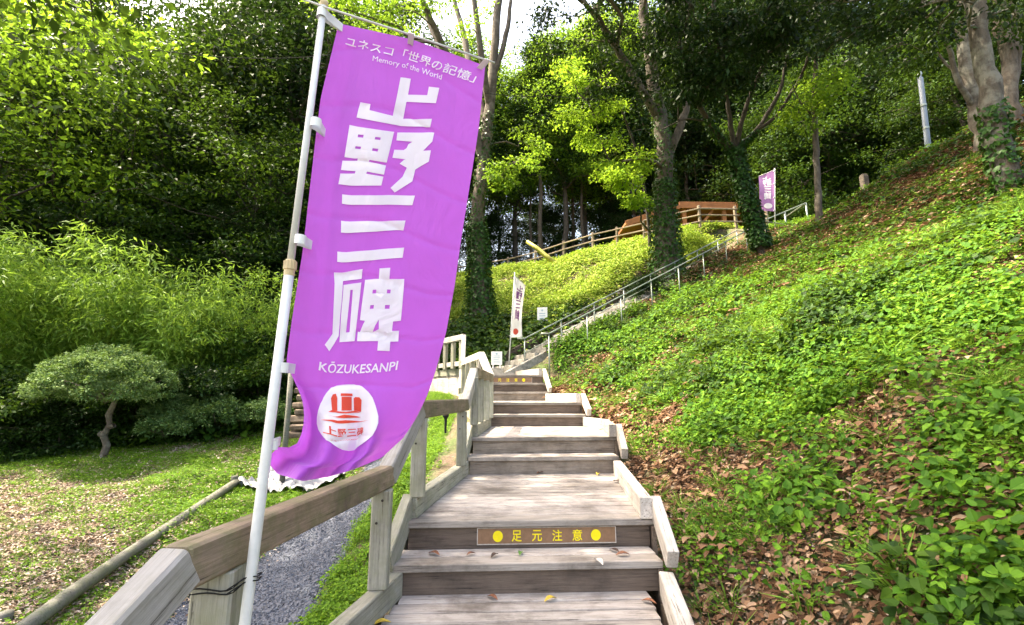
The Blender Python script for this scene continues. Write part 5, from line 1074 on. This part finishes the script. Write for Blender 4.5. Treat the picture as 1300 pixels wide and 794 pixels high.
def scatter(name, label, meshes, mat, P, scale, rg, lift=0, tilt=.25):
    """stuff: real little meshes instanced on surveyed points, following the slope"""
    n = len(P); Nn = hnorm(P[:, 0], P[:, 1])*.6+np.array([0, 0, .4])+rg.normal(size=(n, 3))*tilt*.3; Nn = unit(Nn)
    yaw = rg.random(n)*6.28; ax = np.stack([np.cos(yaw), np.sin(yaw), np.zeros(n)], -1); X = unit(ax-Nn*(ax*Nn).sum(-1)[:, None]); Yv = np.cross(Nn, X)
    # euler XYZ of matrix [X Y N]
    m20, m21, m22, m10, m00 = X[:, 2], Yv[:, 2], Nn[:, 2], X[:, 1], X[:, 0]
    rot = np.stack([np.arctan2(m21, m22), -np.arcsin(np.clip(m20, -1, 1)), np.arctan2(m10, m00)], -1)
    me_ = bpy.data.meshes.new(name); me_.vertices.add(n); Pz = np.column_stack([P[:, 0], P[:, 1], (hz(P[:, 0], P[:, 1]) if P.shape[1] < 3 else P[:, 2])+lift]); me_.vertices.foreach_set('co', Pz.astype(np.float32).ravel())
    a = me_.attributes.new('rot', 'FLOAT_VECTOR', 'POINT'); a.data.foreach_set('vector', rot.astype(np.float32).ravel())
    a = me_.attributes.new('scl', 'FLOAT', 'POINT'); a.data.foreach_set('value', np.broadcast_to(scale, (n,)).astype(np.float32))
    o = tag(link(name, me_, mat), label, None, None, 'stuff')
    ng = bpy.data.node_groups.new(name, 'GeometryNodeTree'); ng.interface.new_socket('Geometry', in_out='INPUT', socket_type='NodeSocketGeometry'); ng.interface.new_socket('Geometry', in_out='OUTPUT', socket_type='NodeSocketGeometry')
    gi = ng.nodes.new('NodeGroupInput'); go = ng.nodes.new('NodeGroupOutput'); ip = ng.nodes.new('GeometryNodeInstanceOnPoints'); jn = ng.nodes.new('GeometryNodeJoinGeometry')
    for i, mm in enumerate(meshes):
        mm = mm.copy(); mm.materials.clear(); mm.materials.append(mat)
        so_ = bpy.data.objects.new(name+'_piece', mm); oi = ng.nodes.new('GeometryNodeObjectInfo'); oi.inputs['Object'].default_value = so_; oi.inputs['As Instance'].default_value = True
        ng.links.new(oi.outputs['Geometry'], jn.inputs[0])
    def attr(nm, dt):
        x = ng.nodes.new('GeometryNodeInputNamedAttribute'); x.data_type = dt; x.inputs[0].default_value = nm; return x.outputs[0]
    ri = ng.nodes.new('FunctionNodeRandomValue'); ri.data_type = 'INT'; ri.inputs[4].default_value = 0; ri.inputs[5].default_value = len(meshes)-1
    e2r = ng.nodes.new('FunctionNodeEulerToRotation'); ng.links.new(attr('rot', 'FLOAT_VECTOR'), e2r.inputs[0])
    ng.links.new(gi.outputs[0], ip.inputs['Points']); ng.links.new(jn.outputs[0], ip.inputs['Instance']); ip.inputs['Pick Instance'].default_value = True
    ng.links.new(ri.outputs[2], ip.inputs['Instance Index']); ng.links.new(e2r.outputs[0], ip.inputs['Rotation']); ng.links.new(attr('scl', 'FLOAT'), ip.inputs['Scale'])
    ng.links.new(ip.outputs[0], go.inputs[0])
    md = o.modifiers.new('scatter', 'NODES'); md.node_group = ng
    return o
def sample(rg, n, x0, x1, y0, y1, fn):
    P = np.column_stack([x0+(x1-x0)*rg.random(n), y0+(y1-y0)*rg.random(n)]); k = fn(P[:, 0], P[:, 1]); return P[rg.random(n) < k]
def off_stairs(x, y):
    a = np.isnan(stair_z(x, y)); dx, dy = x-CB.x, y-CB.y; s = dx*CDH.x+dy*CDH.y; t = dx*CN.x+dy*CN.y
    b = ~((abs(t) < .72) & (s > -.7) & (s < C_RUN+.1)); c = ~((x > -3) & (x < 1.15) & (y > 11.3) & (y < 12.9)); return a & b & c
def right_edge(y): return np.interp(y, [0, 1.2, 3, 3.3, 5.3, 5.6, 7.3, 7.6, 9.5, 10.1, 11.4], [.6, .72, .95, 1.0, 1.22, 1.3, 1.22, 1.2, .8, .75, .3])
def is_right(x, y):      # right hand slope: beyond the stairs
    dx, dy = x-CB.x, y-CB.y; t = dx*CN.x+dy*CN.y
    return np.where(y < 11.4, x > right_edge(y)+.05, (t < -.6) & (x > .5))
def hi_mask(x, y):  # high slope: bare soil, with canopy shade partly put into darker cover
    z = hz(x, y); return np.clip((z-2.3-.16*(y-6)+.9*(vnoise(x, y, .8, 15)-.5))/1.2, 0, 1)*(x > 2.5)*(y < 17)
def litter_mask(x, y):   # 1 = bare with dead leaves; on the upper slope partly standing in for shade
    d = x-right_edge(y); w_ = 1.12+.15*np.clip((4.2-y)/3, 0, 1)+.5*(vnoise(x, y, 1.2, 11)-.5)*2
    near = np.clip((w_-d)/.35, 0, 1)*(y < 10.5)
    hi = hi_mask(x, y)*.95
    n_ = vnoise(x, y, .9, 12)*.6+vnoise(x, y, 2.7, 13)*.4
    patch = np.clip((n_-.53)/.08, 0, 1)*.8
    return np.clip(np.maximum(np.maximum(near, hi), patch), 0, 1)
rg = np.random.default_rng(99)
herbs = [plant_mesh(s, 'herb') for s in (1, 2, 3)]; broads = [plant_mesh(s, 'broad') for s in (4, 5)]; clov = [plant_mesh(s, 'clover') for s in (6, 7, 8)]; ivys = [plant_mesh(s, 'ivy') for s in (9, 10)]; grs = [plant_mesh(s, 'grass') for s in (11, 12, 13)]; lit = [plant_mesh(s, 'litter') for s in (14, 15, 16)]; chips = [plant_mesh(s, 'chips') for s in (17, 18, 19)]
def dist(P): return np.hypot(P[:, 0], P[:, 1])
def sl(n, x0, x1, y0, y1, f): return sample(rg, n, x0, x1, y0, y1, lambda x, y: is_right(x, y)*off_stairs(x, y)*f(x, y))
band = lambda x, y, s, a, b, seed: np.clip((vnoise(x, y, s, seed)-a)/b, 0, 1)
# near slope
A1 = sl(8500, .7, 9, .8, 9, lambda x, y: (1-litter_mask(x, y)*.96)*(.10+.90*band(x, y, 2.1, .46, .12, 21)))
scatter('herb_cover', 'bright green leafy herbs covering the right slope', herbs, L_SLOPE, A1, .7+.8*rg.random(len(A1)), rg)
A2 = sl(7000, .7, 9, .8, 9, lambda x, y: (1-litter_mask(x, y)*.93)*(.10+.9*band(x, y, 2.4, .47, .12, 22)))
scatter('clover_cover', 'small leaved yellow green ground cover on the right slope', clov, L_CLOVER, A2, .8+.7*rg.random(len(A2)), rg, .02)
A3 = sl(2300, 1.2, 7, .8, 6, lambda x, y: (1-litter_mask(x, y))*band(x, y, .8, .38, .2, 23)*(x > right_edge(y)+.9))
scatter('broadleaf_cover', 'larger leaved vines low on the right slope', broads, L_SLOPE, A3, .45+.6*rg.random(len(A3))**1.5, rg, .02)
A4 = sl(3200, .8, 9, .8, 10, lambda x, y: (.10+.9*band(x, y, 1.6, .6, .15, 24))*.9)
scatter('slope_grass', 'grass tufts among the herbs on the right slope', grs, L_GRASS, A4, .7+.9*rg.random(len(A4)), rg)
A5 = sl(11000, .7, 10, .6, 11, lambda x, y: .5+.5*litter_mask(x, y))
scatter('leaf_litter', 'brown dead leaves lying on the right slope and along the stairs', lit, L_LITTER, A5, .7+.6*rg.random(len(A5)), rg)
A5 = sl(9000, .7, 6, .6, 11, lambda x, y: litter_mask(x, y)*(x < right_edge(y)+2))
scatter('leaf_litter', 'broken brown dead leaves beside the wooden stairway', chips+lit[:1], L_LITTER, A5, .8+.8*rg.random(len(A5)), rg, .006)
A5 = sl(2600, .7, 6, .6, 11, lambda x, y: litter_mask(x, y)*(x < right_edge(y)+2))
scatter('leaf_litter', 'few pale dead leaves beside the wooden stairway', chips, L_LITTER_P, A5, .5+.6*rg.random(len(A5)), rg, .006)
A9 = sl(6500, .8, 12, 1, 13, lambda x, y: (1-litter_mask(x, y)*.9)*band(x, y, 1.3, .50, .1, 51)*(x > right_edge(np.minimum(y, 11.4))+.7))
scatter('dark_herbs', 'darker green leafy weeds in patches over the right slope', herbs+ivys, L_MID, A9, .9+.9*rg.random(len(A9)), rg, .03)
A10 = sl(2400, .8, 9, 1, 11, lambda x, y: band(x, y, 1.9, .52, .1, 52)*.8*(1-.85*litter_mask(x, y)))
scatter('long_grass', 'longer grass blades arching out of the right slope', grs, L_GRASS, A10, 1.3+1.1*rg.random(len(A10)), rg)
# far slope
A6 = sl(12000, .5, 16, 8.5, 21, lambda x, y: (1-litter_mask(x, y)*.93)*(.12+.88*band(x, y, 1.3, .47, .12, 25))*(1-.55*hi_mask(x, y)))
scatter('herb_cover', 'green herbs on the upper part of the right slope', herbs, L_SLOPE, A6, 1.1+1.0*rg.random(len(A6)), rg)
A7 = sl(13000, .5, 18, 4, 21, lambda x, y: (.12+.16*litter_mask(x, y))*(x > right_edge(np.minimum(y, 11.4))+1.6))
scatter('ivy_cover', 'dark ivy creeping over the upper slope', ivys, L_MID, A7, .9+.9*rg.random(len(A7)), rg, .02)  # ivy's dark tone partly stands in for canopy shade
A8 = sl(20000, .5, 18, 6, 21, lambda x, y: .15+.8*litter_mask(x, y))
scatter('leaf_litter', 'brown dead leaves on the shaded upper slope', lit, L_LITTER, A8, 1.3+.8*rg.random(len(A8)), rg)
# sunny bank left of the concrete stair
def bank(x, y):
    dx, dy = x-CB.x, y-CB.y; t = dx*CN.x+dy*CN.y; return ((t > .75) | (x < -.3)) & (y > 11.6) & off_stairs(x, y)
B1 = sample(rg, 26000, -9, 11, 11.8, 26, lambda x, y: bank(x, y)*(.2+.8*band(x, y, 1.2, .36, .2, 31)))
scatter('bank_ivy', 'sunlit ivy and creepers covering the bank below the fence', ivys+herbs, L_BANK, B1, 1.1+1.0*rg.random(len(B1)), rg, .02)
B2 = sample(rg, 9000, -9, 11, 12.5, 26, lambda x, y: bank(x, y)*.8)
scatter('bank_litter', 'dry leaves among the creepers on the sunny bank', lit, L_LITTER_P, B2, 1.3+.6*rg.random(len(B2)), rg)
B3 = sample(rg, 6000, -4, 3, 11.6, 16.5, lambda x, y: bank(x, y)*np.clip((16.2-y-.3*abs(x+1))/2, 0, 1))
scatter('bank_herbs', 'darker green leafy plants at the foot of the bank round the ivy clad tree', herbs+broads, L_MID, B3, 1.2+1.2*rg.random(len(B3)), rg)
# left moss slope
def gravel(x, y): a = np.interp(y, [2.2, 5.2, 7.4, 10], [-1.33, -1.58, -1.43, -1.6]); b_ = np.interp(y, [2.4, 3.4, 4.4, 5.3, 7.4, 10], [-2.35, -2.75, -2.95, -2.9, -2.3, -2.3]); return (x < a) & (x > b_) & (y < 10)
def left(x, y): return (x < -.9-.02*y) & off_stairs(x, y) & ~gravel(x, y)
lb_ = (la, lb, lc)
mossy = lambda x, y: .30+.70*np.clip((vnoise(x, y, .55, 41)*.6+vnoise(x, y, 1.7, 42)*.4-.475)/.18+np.clip((y-8.2-.15*(x+6))/2, 0, 1), 0, 1)
C1 = sample(rg, 26000, -11, -.9, 2.4, 12.5, lambda x, y: left(x, y)*mossy(x, y))
scatter('moss_grass', 'short yellow green grass and moss on the left slope', grs, L_GRASS, C1, .3+.45*rg.random(len(C1)), rg)
C2 = sample(rg, 7000, -11, -.9, 2.4, 12.5, lambda x, y: left(x, y)*mossy(x, y)*.8)
scatter('low_herbs', 'tiny leaved ground cover on the left slope', clov, L_CLOVER, C2, .6+.6*rg.random(len(C2)), rg)
C3 = sample(rg, 19000, -10, -1.8, 2.4, 10, lambda x, y: left(x, y)*np.clip(1.25-mossy(x, y), .3, 1)*(y < 9.5+.3*x*0))
scatter('leaf_litter', 'pinkish dead leaves scattered over the left slope', chips, L_LITTER_P, C3, .8+.6*rg.random(len(C3)), rg, .003)
C4 = sample(rg, 5200, -3.6, -.8, 2.0, 11, lambda x, y: left(x, y)*(.25+.75*((x > -1.75) | (abs(x+3.0) < .4))))
scatter('path_edge_herbs', 'small leafy plants along the gravel path', herbs, L_CLOVER, C4, .28+.35*rg.random(len(C4)), rg)
C5 = sample(rg, 5200, -10, -3.2, 7.0, 13, lambda x, y: (y > 8.6+.55*(x+6.5)*(x > -6.5))*off_stairs(x, y)*1.0)
scatter('wood_edge_plants', 'dark leafy plants at the foot of the left wood', herbs+broads, L_MID, C5, 1.0+1.2*rg.random(len(C5)), rg)
G1 = np.column_stack([-3+1.8*rg.random(30000), 2.1+8*rg.random(30000)]); G1 = G1[gravel(G1[:, 0], G1[:, 1])]
scatter('gravel_stones', 'blue grey gravel stones on the path', [stone_mesh(s) for s in (1, 2, 3, 4)], plain('gravel_stone', (.11, .125, .16), .85, 0, .5, 45, 0), G1, .6+.7*rg.random(len(G1)), rg, .026, 1.5)
# leaves lying on the steps
fl = [(345, 744, .36*0, 0)]
FLV = [(625, 759.5, 0, 'brown curled leaf at the foot of the first riser, left of middle', 0), (622, 703, .18, 'brown leaf', 0), (551, 704, .18, 'reddish brown leaf left on the lowest step board', 0), (598, 704, .18, 'small brown leaf left of middle on the lowest step board', 0), (628, 706, .18, 'dark curled leaf near the middle of the lowest step board', 2), (661, 703, .18, 'green fallen leaf on the lowest step board', 1), (780, 700, .18, 'dark narrow leaf on the right of the lowest step board', 2), (791, 705, .18, 'brown narrow leaf right of the dark one on the lowest step board', 0), (760, 714, .18, 'pale dry leaf at the front edge of the lowest step board', 3), (824, 765, 0, 'orange brown leaf by the right kerb on the nearest landing', 0), (699, 762, 0, 'yellow fallen leaf on the nearest landing', 4), (484, 793, 0, 'yellow green leaf in the lower left corner of the nearest landing', 4), (686, 601, .36, 'small orange leaf at the back of the long landing', 0), (759, 602.5, .36, 'small yellow leaf at the back right of the long landing', 4), (783, 612, .36, 'dark leaf near the right kerb of the long landing', 2), (637, 544, .72, 'yellowish leaf at the left on the second long landing', 4)]
LM = [plain('brown_leaf', (.22, .085, .04), .7, 0, .3, 60, 0), plain('green_leaf', (.08, .20, .03), .5, 0, .2, 60, 0), plain('dark_leaf', (.06, .03, .02), .7, 0, .3, 60, 0), plain('pale_leaf', (.5, .46, .40), .7, 0, .2, 60, 0), plain('yellow_leaf', (.55, .38, .04), .6, 0, .2, 60, 0)]
for i, (u, v, z, lb2, k) in enumerate(FLV):
    if i == 1: continue
    p = atZ(u, v, z+.006); a = random.uniform(0, 6.28); L = .028*(1.0+.5*random.random())*(1.2 if v > 690 else 1.4); V = []; F = []
    for j in range(7):
        f = j/6; wdt = math.sin(math.pi*min(.98, f*.9+.06))*.42*L; cz_ = .35*L*math.sin(f*3.0)*.6
        for s in (-1, 0, 1): V.append(((f-.5)*2*L, s*wdt, cz_+abs(s)*wdt*.55))
    F = [(j*3+s, j*3+s+1, j*3+s+4, j*3+s+3) for j in range(6) for s in (0, 1)]
    V += [(-L, -.001, .004), (-L, .001, .004), (-L*1.45, 0, .008)]; F.append((21, 22, 23))
    o = link('fallen_leaf', py_mesh('fallen_leaf', V, F, True), LM[k], None, Matrix.Translation(p) @ Matrix.Rotation(a, 4, 'Z')); tag(o, lb2, 'leaf', 'fallen leaves on the wooden steps')
